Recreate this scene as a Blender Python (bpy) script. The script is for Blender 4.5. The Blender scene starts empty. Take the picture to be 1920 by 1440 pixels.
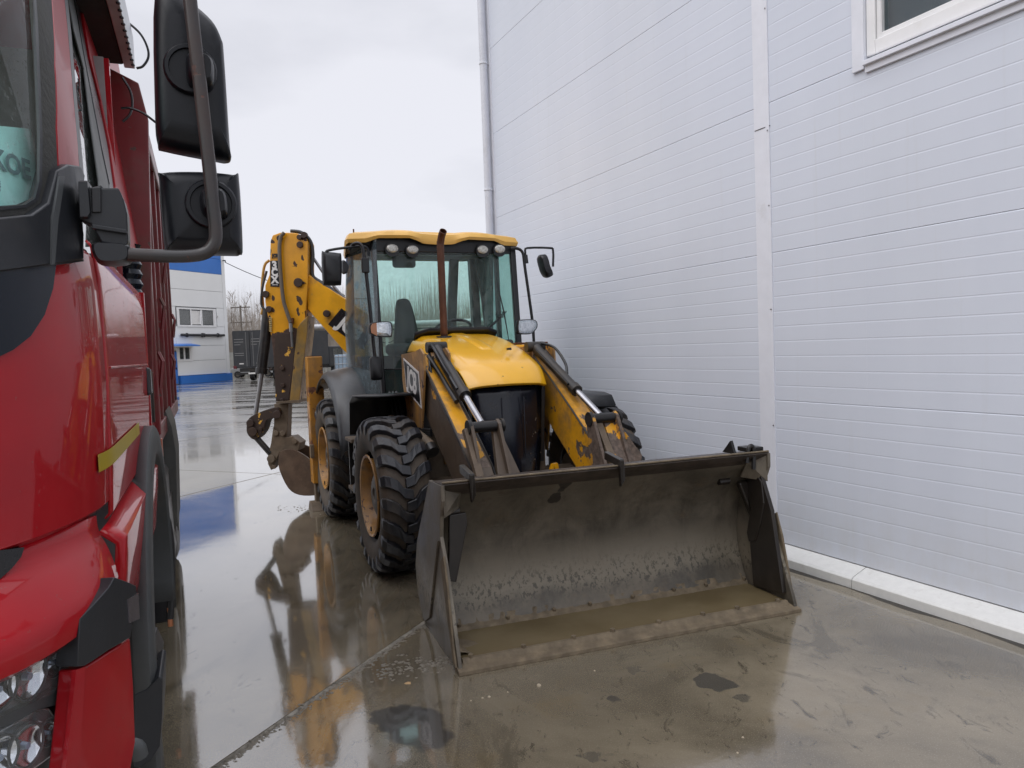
import bpy, bmesh, math, random
from mathutils import Vector, Matrix
random.seed(7)
R = math.radians
scn = bpy.context.scene
col = scn.collection

# ------------------------------------------------------------------ camera
FPX, CH = 1387.0, 1.75
_r, _p = R(2.15), R(2.77)
CF = Vector((0, math.cos(_p), -math.sin(_p)))
_U = Vector((1, 0, 0)).cross(CF)
CR = math.cos(_r)*Vector((1, 0, 0)) - math.sin(_r)*_U
CU = math.sin(_r)*Vector((1, 0, 0)) + math.cos(_r)*_U
CC = Vector((0, 0, CH))
cam = bpy.data.cameras.new("camera")
cam.sensor_width = 36; cam.lens = FPX/1920*36
cam.clip_start = 0.05; cam.clip_end = 2000
camo = bpy.data.objects.new("camera", cam); col.objects.link(camo)
m = Matrix((CR, CU, -CF)).transposed().to_4x4(); m.translation = CC
camo.matrix_world = m
scn.camera = camo

# ------------------------------------------------------------------ world: overcast sky
SUN_EL, SUN_AZ = R(48), R(235)   # azimuth clockwise from +Y: behind the camera, to the left
w = bpy.data.worlds.new("World"); scn.world = w; w.use_nodes = True
nt = w.node_tree; nt.nodes.clear()
out = nt.nodes.new("ShaderNodeOutputWorld")
sky = nt.nodes.new("ShaderNodeTexSky"); sky.sky_type = 'NISHITA'; sky.sun_disc = False
sky.sun_elevation = SUN_EL; sky.sun_rotation = SUN_AZ
bg1 = nt.nodes.new("ShaderNodeBackground"); bg1.inputs[1].default_value = 0.1
nt.links.new(sky.outputs[0], bg1.inputs[0])
tc = nt.nodes.new("ShaderNodeTexCoord")
mp = nt.nodes.new("ShaderNodeMapping"); mp.inputs['Scale'].default_value = (1, 1, 2.4)
no = nt.nodes.new("ShaderNodeTexNoise"); no.inputs['Scale'].default_value = 1.9
no.inputs['Detail'].default_value = 6; no.inputs['Roughness'].default_value = .5
nt.links.new(tc.outputs['Generated'], mp.inputs[0]); nt.links.new(mp.outputs[0], no.inputs['Vector'])
cr = nt.nodes.new("ShaderNodeValToRGB")
cr.color_ramp.elements[0].position = .30; cr.color_ramp.elements[0].color = (.66, .67, .735, 1)
cr.color_ramp.elements[1].position = .56; cr.color_ramp.elements[1].color = (.88, .885, .95, 1)
nt.links.new(no.outputs['Fac'], cr.inputs[0])
# an overcast sky is brighter overhead than at the horizon
sx = nt.nodes.new("ShaderNodeSeparateXYZ"); nt.links.new(tc.outputs['Generated'], sx.inputs[0])
mr = nt.nodes.new("ShaderNodeMapRange"); mr.inputs[1].default_value = .42; mr.inputs[2].default_value = 1.0
mr.inputs[3].default_value = 1.0; mr.inputs[4].default_value = 2.3
nt.links.new(sx.outputs[2], mr.inputs[0])
bg2 = nt.nodes.new("ShaderNodeBackground")
nt.links.new(cr.outputs[0], bg2.inputs[0]); nt.links.new(mr.outputs[0], bg2.inputs[1])
mx = nt.nodes.new("ShaderNodeMixShader"); mx.inputs[0].default_value = .93
nt.links.new(bg1.outputs[0], mx.inputs[1]); nt.links.new(bg2.outputs[0], mx.inputs[2])
nt.links.new(mx.outputs[0], out.inputs[0])

sl = bpy.data.lights.new("sun", 'SUN'); sl.energy = 1.3; sl.angle = R(60); sl.color = (1, .98, .95)
so = bpy.data.objects.new("sun", sl); col.objects.link(so)
so.rotation_euler = (R(90)-SUN_EL, 0, math.pi-SUN_AZ)
scn.view_settings.view_transform = 'Standard'; scn.view_settings.look = 'None'
scn.view_settings.exposure = 0.0; scn.view_settings.gamma = 1
scn.view_settings.use_curve_mapping = False
scn.cycles.max_bounces = 8; scn.cycles.transparent_max_bounces = 16
scn.cycles.glossy_bounces = 4; scn.cycles.diffuse_bounces = 3; scn.cycles.caustics_reflective = False
scn.cycles.caustics_refractive = False; scn.cycles.use_denoising = True

# ------------------------------------------------------------------ materials
MATS = {}
def lk(nt, a, b): nt.links.new(a, b)
def new_mat(name):
    m = bpy.data.materials.new(name); m.use_nodes = True
    nt = m.node_tree; b = nt.nodes['Principled BSDF']
    return m, nt, b
def noise(nt, vec, scale, detail=5, rough=.6, dist=0.0, stretch=None):
    n = nt.nodes.new("ShaderNodeTexNoise"); n.inputs['Scale'].default_value = scale
    n.inputs['Detail'].default_value = detail; n.inputs['Roughness'].default_value = rough
    n.inputs['Distortion'].default_value = dist
    if stretch:
        mpn = nt.nodes.new("ShaderNodeMapping"); mpn.inputs['Scale'].default_value = stretch
        lk(nt, vec, mpn.inputs[0]); vec = mpn.outputs[0]
    lk(nt, vec, n.inputs['Vector']); return n.outputs['Fac']
def ramp(nt, v, a, b, lo=0.0, hi=1.0):
    n = nt.nodes.new("ShaderNodeMapRange"); n.inputs[1].default_value = a; n.inputs[2].default_value = b
    n.inputs[3].default_value = lo; n.inputs[4].default_value = hi
    lk(nt, v, n.inputs[0]); return n.outputs[0]
def math_(nt, op, a, b=None, clamp=False):
    n = nt.nodes.new("ShaderNodeMath"); n.operation = op; n.use_clamp = clamp
    for i, x in enumerate((a, b)):
        if x is None: continue
        if isinstance(x, (int, float)): n.inputs[i].default_value = x
        else: lk(nt, x, n.inputs[i])
    return n.outputs[0]
def mix(nt, f, a, b):
    n = nt.nodes.new("ShaderNodeMix"); n.data_type = 'RGBA'
    if isinstance(f, (int, float)): n.inputs[0].default_value = f
    else: lk(nt, f, n.inputs[0])
    for i, x in ((6, a), (7, b)):
        if isinstance(x, tuple): n.inputs[i].default_value = (*x, 1)
        else: lk(nt, x, n.inputs[i])
    return n.outputs[2]
def ocoord(nt): return nt.nodes.new("ShaderNodeTexCoord").outputs['Object']
def bump(nt, b, h, strength=.3, dist=.01):
    n = nt.nodes.new("ShaderNodeBump"); n.inputs['Strength'].default_value = strength
    n.inputs['Distance'].default_value = dist
    lk(nt, h, n.inputs['Height']); lk(nt, n.outputs[0], b.inputs['Normal'])

def plain(name, c, rough=.5, metal=0, dirt=0.0, dirtc=(.11, .09, .07), var=.15, coat=0, bmp=0.0, spec=.5, nscale=7):
    if name in MATS: return MATS[name]
    m, nt, b = new_mat(name); oc = ocoord(nt)
    n1 = noise(nt, oc, nscale, 6)
    dark = tuple(x*(1-var) for x in c); lite = tuple(min(1, x*(1+var)) for x in c)
    c1 = mix(nt, ramp(nt, n1, .3, .7), dark, lite)
    if dirt:
        n2 = noise(nt, oc, nscale*.45, 8, .65)
        f = ramp(nt, n2, .62-dirt*.4, .75-dirt*.2, 0, min(1, .35+dirt*.6)); c1 = mix(nt, f, c1, dirtc)
        lk(nt, ramp(nt, f, 0, 1, rough, .8), b.inputs['Roughness'])
    else:
        lk(nt, ramp(nt, n1, .3, .7, max(.02, rough*.85), rough*1.15), b.inputs['Roughness'])
    lk(nt, c1, b.inputs['Base Color'])
    b.inputs['Metallic'].default_value = metal; b.inputs['Specular IOR Level'].default_value = spec
    if coat: b.inputs['Coat Weight'].default_value = coat; b.inputs['Coat Roughness'].default_value = .06
    if bmp: bump(nt, b, noise(nt, oc, nscale*9, 6), bmp, .004)
    MATS[name] = m; return m

def worn(name, base, chipc=(.035, .018, .012), chip=.2, dirt=.3, dirtc=(.13, .10, .07), rough=.35, grad=None, scale=9.0, coat=.3, var=1.0, blobs=()):
    """paint with chips (hard edged), grad=(axis, v0, v1): chips grow from v0 to v1"""
    if name in MATS: return MATS[name]
    m, nt, b = new_mat(name); oc = ocoord(nt)
    nf = noise(nt, oc, 5, 5)
    c0 = mix(nt, ramp(nt, nf, .3, .7), tuple(x*(1-.18*var) for x in base), tuple(min(1, x*(1+.1*var)) for x in base))
    # dirt
    nd = noise(nt, oc, 3.2, 9, .68, .3)
    fd = ramp(nt, nd, .66-dirt*.5, .80-dirt*.35, 0, .85)
    streak = noise(nt, oc, 9, 4, .6, 0, (1, 1, .12))
    fd2 = math_(nt, 'MULTIPLY', fd, ramp(nt, streak, .3, .6, .5, 1))
    c1 = mix(nt, fd2, c0, dirtc)
    # chips
    nc = noise(nt, oc, scale, 7, .55, .2)
    th = nc
    if grad:
        s = nt.nodes.new("ShaderNodeSeparateXYZ"); lk(nt, oc, s.inputs[0])
        g = ramp(nt, s.outputs['XYZ'.index(grad[0])], grad[1], grad[2], 0, grad[3] if len(grad) > 3 else .35)
        th = math_(nt, 'ADD', nc, g)
    t = .72-chip*.3
    fc = ramp(nt, th, t, t+.015)
    if blobs:
        wn_ = nt.nodes.new("ShaderNodeTexNoise"); wn_.inputs['Scale'].default_value = 9; wn_.inputs['Detail'].default_value = 5; lk(nt, oc, wn_.inputs['Vector'])
        wsc = nt.nodes.new("ShaderNodeVectorMath"); wsc.operation = 'MULTIPLY_ADD'; lk(nt, wn_.outputs['Color'], wsc.inputs[0]); wsc.inputs[1].default_value = (.12, .12, .12); wsc.inputs[2].default_value = (-.06, -.06, -.06)
        wad = nt.nodes.new("ShaderNodeVectorMath"); wad.operation = 'ADD'; lk(nt, oc, wad.inputs[0]); lk(nt, wsc.outputs[0], wad.inputs[1])
        for (bx, by, bz, rx, rz) in blobs:
            sb = nt.nodes.new("ShaderNodeVectorMath"); sb.operation = 'SUBTRACT'; lk(nt, wad.outputs[0], sb.inputs[0]); sb.inputs[1].default_value = (bx, by, bz)
            ml = nt.nodes.new("ShaderNodeVectorMath"); ml.operation = 'MULTIPLY'; lk(nt, sb.outputs[0], ml.inputs[0]); ml.inputs[1].default_value = (1/rx*.6, 1/rx, 1/rz)
            ln = nt.nodes.new("ShaderNodeVectorMath"); ln.operation = 'LENGTH'; lk(nt, ml.outputs[0], ln.inputs[0])
            fc = math_(nt, 'MAXIMUM', fc, ramp(nt, ln.outputs['Value'], 1.0, .93))
    cc = mix(nt, ramp(nt, noise(nt, oc, 30, 4), .35, .65), chipc, tuple(x*2.2 for x in chipc))
    c2 = mix(nt, fc, c1, cc)
    lk(nt, c2, b.inputs['Base Color'])
    r1 = math_(nt, 'MAXIMUM', ramp(nt, fd2, 0, .8, rough, .75), ramp(nt, fc, 0, 1, 0, .7))
    lk(nt, r1, b.inputs['Roughness'])
    b.inputs['Coat Weight'].default_value = coat; b.inputs['Coat Roughness'].default_value = .12
    lk(nt, math_(nt, 'MULTIPLY', math_(nt, 'SUBTRACT', 1.0, fc), coat), b.inputs['Coat Weight'])
    h = math_(nt, 'SUBTRACT', math_(nt, 'MULTIPLY', nd, .15), math_(nt, 'MULTIPLY', fc, .3))
    bump(nt, b, h, .35, .006)
    MATS[name] = m; return m

def glass(name, tint=(.62, .80, .77), milk=.06, gloss=.08, drops=0.0, rough=.01, ior=1.5, milkc=(.55, .60, .58)):
    if name in MATS: return MATS[name]
    m = bpy.data.materials.new(name); m.use_nodes = True; nt = m.node_tree; nt.nodes.clear()
    out = nt.nodes.new("ShaderNodeOutputMaterial"); oc = ocoord(nt)
    tr = nt.nodes.new("ShaderNodeBsdfTransparent"); tr.inputs[0].default_value = (*tint, 1)
    gl = nt.nodes.new("ShaderNodeBsdfGlossy"); gl.inputs['Roughness'].default_value = rough
    df = nt.nodes.new("ShaderNodeBsdfDiffuse"); df.inputs[0].default_value = (*milkc, 1)
    fr = nt.nodes.new("ShaderNodeFresnel"); fr.inputs[0].default_value = ior
    m1 = nt.nodes.new("ShaderNodeMixShader"); m2 = nt.nodes.new("ShaderNodeMixShader")
    nm = noise(nt, oc, 14, 8, .75)
    f = ramp(nt, nm, .35, .75, milk*.4, milk*1.8)
    if drops:
        v = nt.nodes.new("ShaderNodeTexVoronoi"); v.inputs['Scale'].default_value = 75
        lk(nt, oc, v.inputs['Vector'])
        d = ramp(nt, v.outputs['Distance'], .12, .3, 1, 0)
        sel = ramp(nt, noise(nt, oc, 11, 4), .5, .62)
        dd = math_(nt, 'MULTIPLY', d, sel)
        f = math_(nt, 'ADD', f, math_(nt, 'MULTIPLY', dd, drops*.35), True)
        bn = nt.nodes.new("ShaderNodeBump"); bn.inputs['Strength'].default_value = drops; bn.inputs['Distance'].default_value = .004
        lk(nt, dd, bn.inputs['Height']); lk(nt, bn.outputs[0], gl.inputs['Normal']); lk(nt, bn.outputs[0], fr.inputs['Normal'])
    lk(nt, f, m1.inputs[0]); lk(nt, tr.outputs[0], m1.inputs[1]); lk(nt, df.outputs[0], m1.inputs[2])
    ff = math_(nt, 'ADD', fr.outputs[0], gloss, True)
    geo = nt.nodes.new('ShaderNodeNewGeometry')   # the inner face of the pane adds no second mirror
    ff = math_(nt, 'MULTIPLY', ff, math_(nt, 'SUBTRACT', 1.0, geo.outputs['Backfacing']), True)
    lk(nt, ff, m2.inputs[0]); lk(nt, m1.outputs[0], m2.inputs[1]); lk(nt, gl.outputs[0], m2.inputs[2])
    lk(nt, m2.outputs[0], out.inputs[0]); MATS[name] = m; return m

YEL = (.80, .38, .008)
yellow = worn("yellow_paint", YEL, chip=.12, dirt=.22)
yellow_clean = worn("yellow_bonnet_paint", (.82, .43, .012), chip=.10, dirt=0.0, dirtc=(.75, .55, .25), rough=.30, coat=.7, scale=14, var=.25)
yellow_roof = worn("yellow_roof_paint", (.74, .43, .09), chip=0, dirt=.06, dirtc=(.5, .36, .16), rough=.45, coat=.2, var=.4)
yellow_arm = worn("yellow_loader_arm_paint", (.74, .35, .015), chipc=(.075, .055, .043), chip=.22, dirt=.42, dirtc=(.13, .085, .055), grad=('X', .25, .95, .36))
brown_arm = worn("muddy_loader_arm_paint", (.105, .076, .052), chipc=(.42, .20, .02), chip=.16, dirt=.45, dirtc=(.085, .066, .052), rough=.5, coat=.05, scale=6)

dipper_dark = worn("rusty_dipper_face", (.034, .018, .012), chipc=(.40, .22, .03), chip=.34, dirt=.3, dirtc=(.055, .034, .02), rough=.7, coat=.0, scale=11)
stab_m = worn("stabiliser_paint", (.50, .22, .02), chipc=(.09, .035, .018), chip=.40, dirt=.4, dirtc=(.16, .10, .05), scale=7)
mud_m = plain("muddy_steel", (.12, .086, .056), .6, 0, .4, (.20, .16, .115), .3, bmp=.6, nscale=8)
darkmet = plain("dark_greasy_metal", (.022, .021, .021), .35, .3, .3, (.10, .08, .06), .2)
blackp = plain("black_plastic", (.011, .012, .014), .38, 0, .12, (.08, .07, .06), .2)
mirror_p = plain("mirror_housing_plastic", (.005, .006, .009), .36, 0, 0, (.05, .05, .05), .2, bmp=.12, spec=.35)
greyp = plain("grey_fender_plastic", (.055, .058, .062), .35, 0, .2, (.11, .10, .085), .15)
rubber = plain("tyre_rubber", (.015, .016, .020), .40, 0, .32, (.085, .07, .055), .25, bmp=.25, nscale=10)
sidewall_rub = plain("muddy_tyre_rubber", (.030, .026, .023), .65, 0, .75, (.12, .092, .066), .25, bmp=.3, nscale=8)
rim_m = worn("rim_paint", (.60, .27, .02), chipc=(.08, .05, .035), chip=.38, dirt=.75, dirtc=(.15, .10, .06), scale=10)
hub_m = plain("hub_steel", (.10, .095, .085), .5, .2, .4, (.16, .13, .10), .3)
pin_m = plain("rusty_pin", (.040, .024, .018), .5, .2, .3, (.10, .055, .03), .3)
chrome = plain("chrome_rod", (.42, .42, .44), .26, 1, .1, (.2, .17, .14), .1)
steelrod = plain("dull_steel_rod", (.30, .30, .31), .35, .8, .2, (.2, .17, .14))
exh_m = plain("rusty_exhaust", (.105, .040, .020), .5, .3, .3, (.05, .03, .022), .3, nscale=9)
seat_m = plain("seat_fabric", (.03, .035, .04), .8)
cabdark = plain("cab_interior_trim", (.035, .042, .045), .7)
white_m = plain("white_decal", (.75, .74, .72), .4, 0, .1, (.4, .35, .3), .05)
black_decal = plain("black_decal", (.012, .012, .014), .3)
reflector = plain("lamp_reflector", (.75, .76, .78), .12, .9, 0, var=.25, nscale=40)
amber = plain("amber_lens", (.45, .20, .10), .2)
cabglass = glass("cab_green_glass", (.78, .92, .885), .035, .0, .4)
sideglass = glass("cab_side_glass", (.20, .28, .30), .34, .05, 0, .10, 1.16, (.20, .26, .30))  # blue-grey milk colour stands in for sky and building reflected in the pane
clearglass = glass("lamp_glass", (.9, .92, .93), .04, .03)

def steel_bucket():
    m, nt, b = new_mat("worn_wet_bucket_steel"); oc = ocoord(nt)
    s = nt.nodes.new("ShaderNodeSeparateXYZ"); lk(nt, oc, s.inputs[0])
    n1 = noise(nt, oc, 2.6, 8, .65, .4); n2 = noise(nt, oc, 42, 6, .7, 0, (1, 1, .6)); n3 = noise(nt, oc, 7, 7, .7, 0, (1, 1, .3))
    c = mix(nt, ramp(nt, n1, .35, .65), (.075, .067, .053), (.175, .150, .115))
    c = mix(nt, ramp(nt, n3, .5, .75, 0, .6), c, (.030, .026, .021))
    c = mix(nt, ramp(nt, noise(nt, oc, 70, 4, .6, 0, (1, .10, 1)), .60, .72, 0, .35), c, (.20, .175, .14))
    c = mix(nt, ramp(nt, noise(nt, oc, 4, 7, .7), .56, .70, 0, .55), c, (.15, .11, .07))
    # dried mud band above the blade foot, speckled with wet spots
    zb = math_(nt, 'ADD', s.outputs[2], math_(nt, 'MULTIPLY', n1, .22))
    band = math_(nt, 'MULTIPLY', ramp(nt, zb, .27, .34), ramp(nt, zb, .62, .42))
    c = mix(nt, math_(nt, 'MULTIPLY', band, .85), c, (.235, .205, .155))
    spk = math_(nt, 'MULTIPLY', ramp(nt, n2, .53, .56), math_(nt, 'MULTIPLY', ramp(nt, zb, .24, .30), ramp(nt, zb, .50, .36)))
    c = mix(nt, math_(nt, 'MULTIPLY', spk, .7), c, (.045, .042, .034))
    rust = ramp(nt, noise(nt, oc, 5, 7, .7), .60, .72, 0, .7)
    c = mix(nt, math_(nt, 'MULTIPLY', rust, ramp(nt, s.outputs[2], .6, .95)), c, (.05, .022, .014))
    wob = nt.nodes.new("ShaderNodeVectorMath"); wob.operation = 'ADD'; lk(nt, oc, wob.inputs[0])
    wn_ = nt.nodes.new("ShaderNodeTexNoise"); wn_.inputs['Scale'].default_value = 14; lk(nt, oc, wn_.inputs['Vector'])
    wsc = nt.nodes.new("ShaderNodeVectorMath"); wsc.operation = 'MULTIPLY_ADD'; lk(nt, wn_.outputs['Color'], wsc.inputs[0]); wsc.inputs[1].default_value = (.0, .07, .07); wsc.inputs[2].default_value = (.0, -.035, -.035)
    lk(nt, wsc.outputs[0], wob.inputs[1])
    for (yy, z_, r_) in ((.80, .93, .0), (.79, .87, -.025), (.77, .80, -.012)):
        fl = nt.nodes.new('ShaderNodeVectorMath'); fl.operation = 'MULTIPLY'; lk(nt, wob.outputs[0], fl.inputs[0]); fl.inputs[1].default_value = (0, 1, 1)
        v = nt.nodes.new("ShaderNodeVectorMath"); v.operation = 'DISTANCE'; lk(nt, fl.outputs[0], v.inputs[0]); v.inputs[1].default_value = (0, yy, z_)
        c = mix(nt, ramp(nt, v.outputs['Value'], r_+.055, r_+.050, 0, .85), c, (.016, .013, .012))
    lk(nt, c, b.inputs['Base Color'])
    lk(nt, ramp(nt, n1, .35, .65, .30, .62), b.inputs['Roughness'])
    b.inputs['Metallic'].default_value = .15
    bump(nt, b, math_(nt, 'ADD', n1, math_(nt, 'MULTIPLY', n2, .25)), .35, .012)
    return m
bucket_m = steel_bucket()
bucket_mud = plain("mud_caked_steel", (.170, .132, .085), .75, 0, .4, (.09, .070, .045), .35, bmp=.9, nscale=14)

def concrete():
    m, nt, b = new_mat("wet_concrete"); oc = ocoord(nt)
    n0 = noise(nt, oc, .16, 3, .5, .5); n1 = noise(nt, oc, .9, 8, .62, .6); n2 = noise(nt, oc, 5, 8, .68, .4); n3 = noise(nt, oc, 60, 3, .5)
    c = mix(nt, ramp(nt, n1, .32, .68), (.095, .079, .054), (.255, .215, .150))
    c = mix(nt, ramp(nt, n2, .55, .75, 0, .6), c, (.105, .092, .068))
    n4 = noise(nt, oc, 11, 8, .72, .8, (1, .45, 1)); c = mix(nt, ramp(nt, n4, .57, .66, 0, .85), c, (.062, .052, .036))
    c = mix(nt, ramp(nt, noise(nt, oc, 160, 2, .5), .56, .70, 0, .6), c, (.32, .28, .21))
    c = mix(nt, ramp(nt, noise(nt, oc, 1.5, 7, .7, 1.2, (1, .25, 1)), .56, .61, 0, .55), c, (.070, .060, .042))
    c = mix(nt, ramp(nt, noise(nt, oc, 34, 5, .6), .66, .70, 0, .6), c, (.07, .06, .045))
    c = mix(nt, ramp(nt, noise(nt, oc, 2.2, 6, .6), .56, .72, 0, .55), c, (.20, .15, .08))
    # stains with a shape of their own
    dist = nt.nodes.new("ShaderNodeTexNoise"); dist.inputs['Scale'].default_value = 7; dist.inputs['Detail'].default_value = 5
    lk(nt, oc, dist.inputs['Vector'])
    va = nt.nodes.new("ShaderNodeVectorMath"); va.operation = 'MULTIPLY_ADD'
    lk(nt, dist.outputs['Color'], va.inputs[0]); va.inputs[1].default_value = (.26, .26, 0); 
    va2 = nt.nodes.new("ShaderNodeVectorMath"); va2.operation = 'SUBTRACT'
    lk(nt, oc, va2.inputs[0]); va2.inputs[1].default_value = (.13, .13, 0); lk(nt, va2.outputs[0], va.inputs[2])
    stain = None
    for (x, y, r, k) in STAINS:
        v = nt.nodes.new("ShaderNodeVectorMath"); v.operation = 'DISTANCE'
        lk(nt, va.outputs[0], v.inputs[0]); v.inputs[1].default_value = (x, y, 0)
        f = ramp(nt, v.outputs['Value'], r, r*.80, 0, k)
        stain = f if stain is None else math_(nt, 'MAXIMUM', stain, f)
    c = mix(nt, stain, c, (.045, .045, .044))
    lk(nt, c, b.inputs['Base Color'])
    wet = ramp(nt, math_(nt, 'ADD', math_(nt, 'MULTIPLY', n0, .6), math_(nt, 'MULTIPLY', n1, .4)), .38, .60)
    rr = ramp(nt, wet, 0, 1, .03, .11)
    rr = math_(nt, 'ADD', rr, ramp(nt, n2, .62, .78, 0, .14))
    rr = math_(nt, 'ADD', rr, math_(nt, 'MULTIPLY', stain, .05))
    ROUGH_IN = rr; lk(nt, rr, b.inputs['Roughness'])
    b.inputs['IOR'].default_value = 1.9
    sg_ = nt.nodes.new('ShaderNodeSeparateXYZ'); lk(nt, oc, sg_.inputs[0])
    film = ramp(nt, math_(nt, 'ADD', math_(nt, 'ADD', sg_.outputs[0], math_(nt, 'MULTIPLY', sg_.outputs[1], .36)), math_(nt, 'MULTIPLY', n1, 1.6)), 1.9, 3.3, 1, .25)   # the water film thins out towards the warehouse wall
    film = math_(nt, 'MULTIPLY', film, ramp(nt, n4, .62, .72, 1, .55))
    lk(nt, film, b.inputs['Coat Weight']); b.inputs['Coat IOR'].default_value = 2.05
    sy = nt.nodes.new('ShaderNodeSeparateXYZ'); lk(nt, oc, sy.inputs[0])
    far = math_(nt, 'MULTIPLY', ramp(nt, sy.outputs[1], 11, 20), ramp(nt, noise(nt, oc, .35, 6, .65, .3, (.5, 1.6, 1)), .40, .55))   # the open yard holds only patches of water
    lk(nt, math_(nt, 'ADD', ramp(nt, wet, 0, 1, .008, .05), math_(nt, 'MULTIPLY', far, .30)), b.inputs['Coat Roughness'])
    h = math_(nt, 'ADD', math_(nt, 'MULTIPLY', n2, .5), math_(nt, 'MULTIPLY', noise(nt, oc, 38, 5, .65), .30))
    hh = math_(nt, 'MULTIPLY', h, ramp(nt, wet, 0, 1, .10, .6))
    bump(nt, b, hh, .32, .010)
    cb = nt.nodes.new("ShaderNodeBump"); cb.inputs['Strength'].default_value = .14; cb.inputs['Distance'].default_value = .006
    lk(nt, hh, cb.inputs['Height']); lk(nt, cb.outputs[0], b.inputs['Coat Normal'])
    return m

# ------------------------------------------------------------------ mesh helpers
class MB:
    def __init__(s): s.v = []; s.f = []
    def add(s, vs, fs):
        o = len(s.v); s.v += [tuple(v) for v in vs]; s.f += [tuple(i+o for i in f) for f in fs]; return s
    def box(s, lo, hi):
        x0, y0, z0 = lo; x1, y1, z1 = hi
        return s.add([(x0,y0,z0),(x1,y0,z0),(x1,y1,z0),(x0,y1,z0),(x0,y0,z1),(x1,y0,z1),(x1,y1,z1),(x0,y1,z1)],
            [(3,2,1,0),(4,5,6,7),(0,1,5,4),(1,2,6,5),(2,3,7,6),(3,0,4,7)])
    def prism(s, poly, vec):
        n = len(poly); vec = Vector(vec); a = [Vector(p) for p in poly]; b = [p+vec for p in a]
        nn = Vector((0,0,0))
        for i in range(n): nn += a[i].cross(a[(i+1) % n])
        if nn.dot(vec) > 0: a.reverse(); b.reverse()
        return s.add(a+b, [tuple(range(n)), tuple(range(2*n-1, n-1, -1))]+[((i+1) % n, i, n+i, n+(i+1) % n) for i in range(n)])
    def tube(s, pts, r, n=10, cap=True):
        pts = [Vector(p) for p in pts]; rings = []; rs = r if isinstance(r, (list, tuple)) else [r]*len(pts)
        up = None
        for i, p in enumerate(pts):
            d = (pts[min(i+1, len(pts)-1)]-pts[max(i-1, 0)]).normalized()
            if up is None: up = d.orthogonal().normalized()
            a = (up - d*up.dot(d)).normalized(); up = a; b = d.cross(a)
            rings.append([p+(a*math.cos(2*math.pi*k/n)+b*math.sin(2*math.pi*k/n))*rs[i] for k in range(n)])
        vs = [v for q in rings for v in q]; fs = []
        for i in range(len(pts)-1):
            for k in range(n): fs.append((i*n+k, i*n+(k+1) % n, (i+1)*n+(k+1) % n, (i+1)*n+k))
        if cap: fs.append(tuple(range(n-1, -1, -1))); fs.append(tuple((len(pts)-1)*n+k for k in range(n)))
        return s.add(vs, fs)
    def cyl(s, a, b, r, n=16, r2=None): return s.tube([a, b], [r, r if r2 is None else r2], n)
    def lathe(s, prof, c, axis='y', n=32, ang=(0, 2*math.pi)):
        full = abs(ang[1]-ang[0]-2*math.pi) < 1e-6; m_ = n if full else n+1; vs = []
        for k in range(m_):
            t = ang[0]+(ang[1]-ang[0])*k/n
            for (h, r) in prof:
                q = {'y': (r*math.cos(t), h, r*math.sin(t)), 'z': (r*math.cos(t), r*math.sin(t), h), 'x': (h, r*math.cos(t), r*math.sin(t))}[axis]
                vs.append((c[0]+q[0], c[1]+q[1], c[2]+q[2]))
        L_ = len(prof); fs = []
        for k in range(n):
            for j in range(L_-1):
                a = k*L_+j; b = ((k+1) % m_)*L_+j; fs.append((a, b, b+1, a+1))
        return s.add(vs, fs)
    def pillow(s, poly, vec, steps):
        """layers of an outline: steps = [(fraction along vec, scale)]"""
        n = len(poly); a = [Vector(p) for p in poly]; c = sum(a, Vector())/n; vec = Vector(vec); vs = []
        for t, k in steps: vs += [c+(p-c)*k+vec*t for p in a]
        fs = []
        for i in range(len(steps)-1):
            for j in range(n): fs.append((i*n+j, i*n+(j+1) % n, (i+1)*n+(j+1) % n, (i+1)*n+j))
        fs.append(tuple(range(n-1, -1, -1))); fs.append(tuple((len(steps)-1)*n+j for j in range(n)))
        return s.add(vs, fs)
    def build(s, name, mat, parent=None, bev=0.0, smooth=None, fix=True, seg=2):
        me = bpy.data.meshes.new(name); me.from_pydata(s.v, [], s.f)
        bm = bmesh.new(); bm.from_mesh(me)
        bmesh.ops.remove_doubles(bm, verts=bm.verts, dist=1e-5)
        if fix: bmesh.ops.recalc_face_normals(bm, faces=bm.faces)
        if smooth:
            for f_ in bm.faces: f_.smooth = True
            for e in bm.edges:
                if len(e.link_faces) == 2 and e.calc_face_angle(0) > R(smooth): e.smooth = False
        bm.to_mesh(me); bm.free()
        o = bpy.data.objects.new(name, me); col.objects.link(o); me.materials.append(mat)
        if parent: o.parent = parent
        if bev:
            b = o.modifiers.new("bevel", 'BEVEL'); b.width = bev; b.segments = seg; b.limit_method = 'ANGLE'; b.angle_limit = R(35)
        return o

def tag(o, label=None, cat=None, group=None, kind=None):
    if label: o['label'] = label
    if cat: o['category'] = cat
    if group: o['group'] = group
    if kind: o['kind'] = kind
    return o
def empty(name, loc=(0, 0, 0), rz=0, parent=None):
    o = bpy.data.objects.new(name, None); col.objects.link(o); o.location = loc; o.rotation_euler = (0, 0, rz)
    o.empty_display_size = .2
    if parent: o.parent = parent
    return o
def dup(o, parent=None):
    c = o.copy(); col.objects.link(c)
    if parent is not None: c.parent = parent
    for ch in list(o.children): dup(ch, c)
    return c

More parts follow.
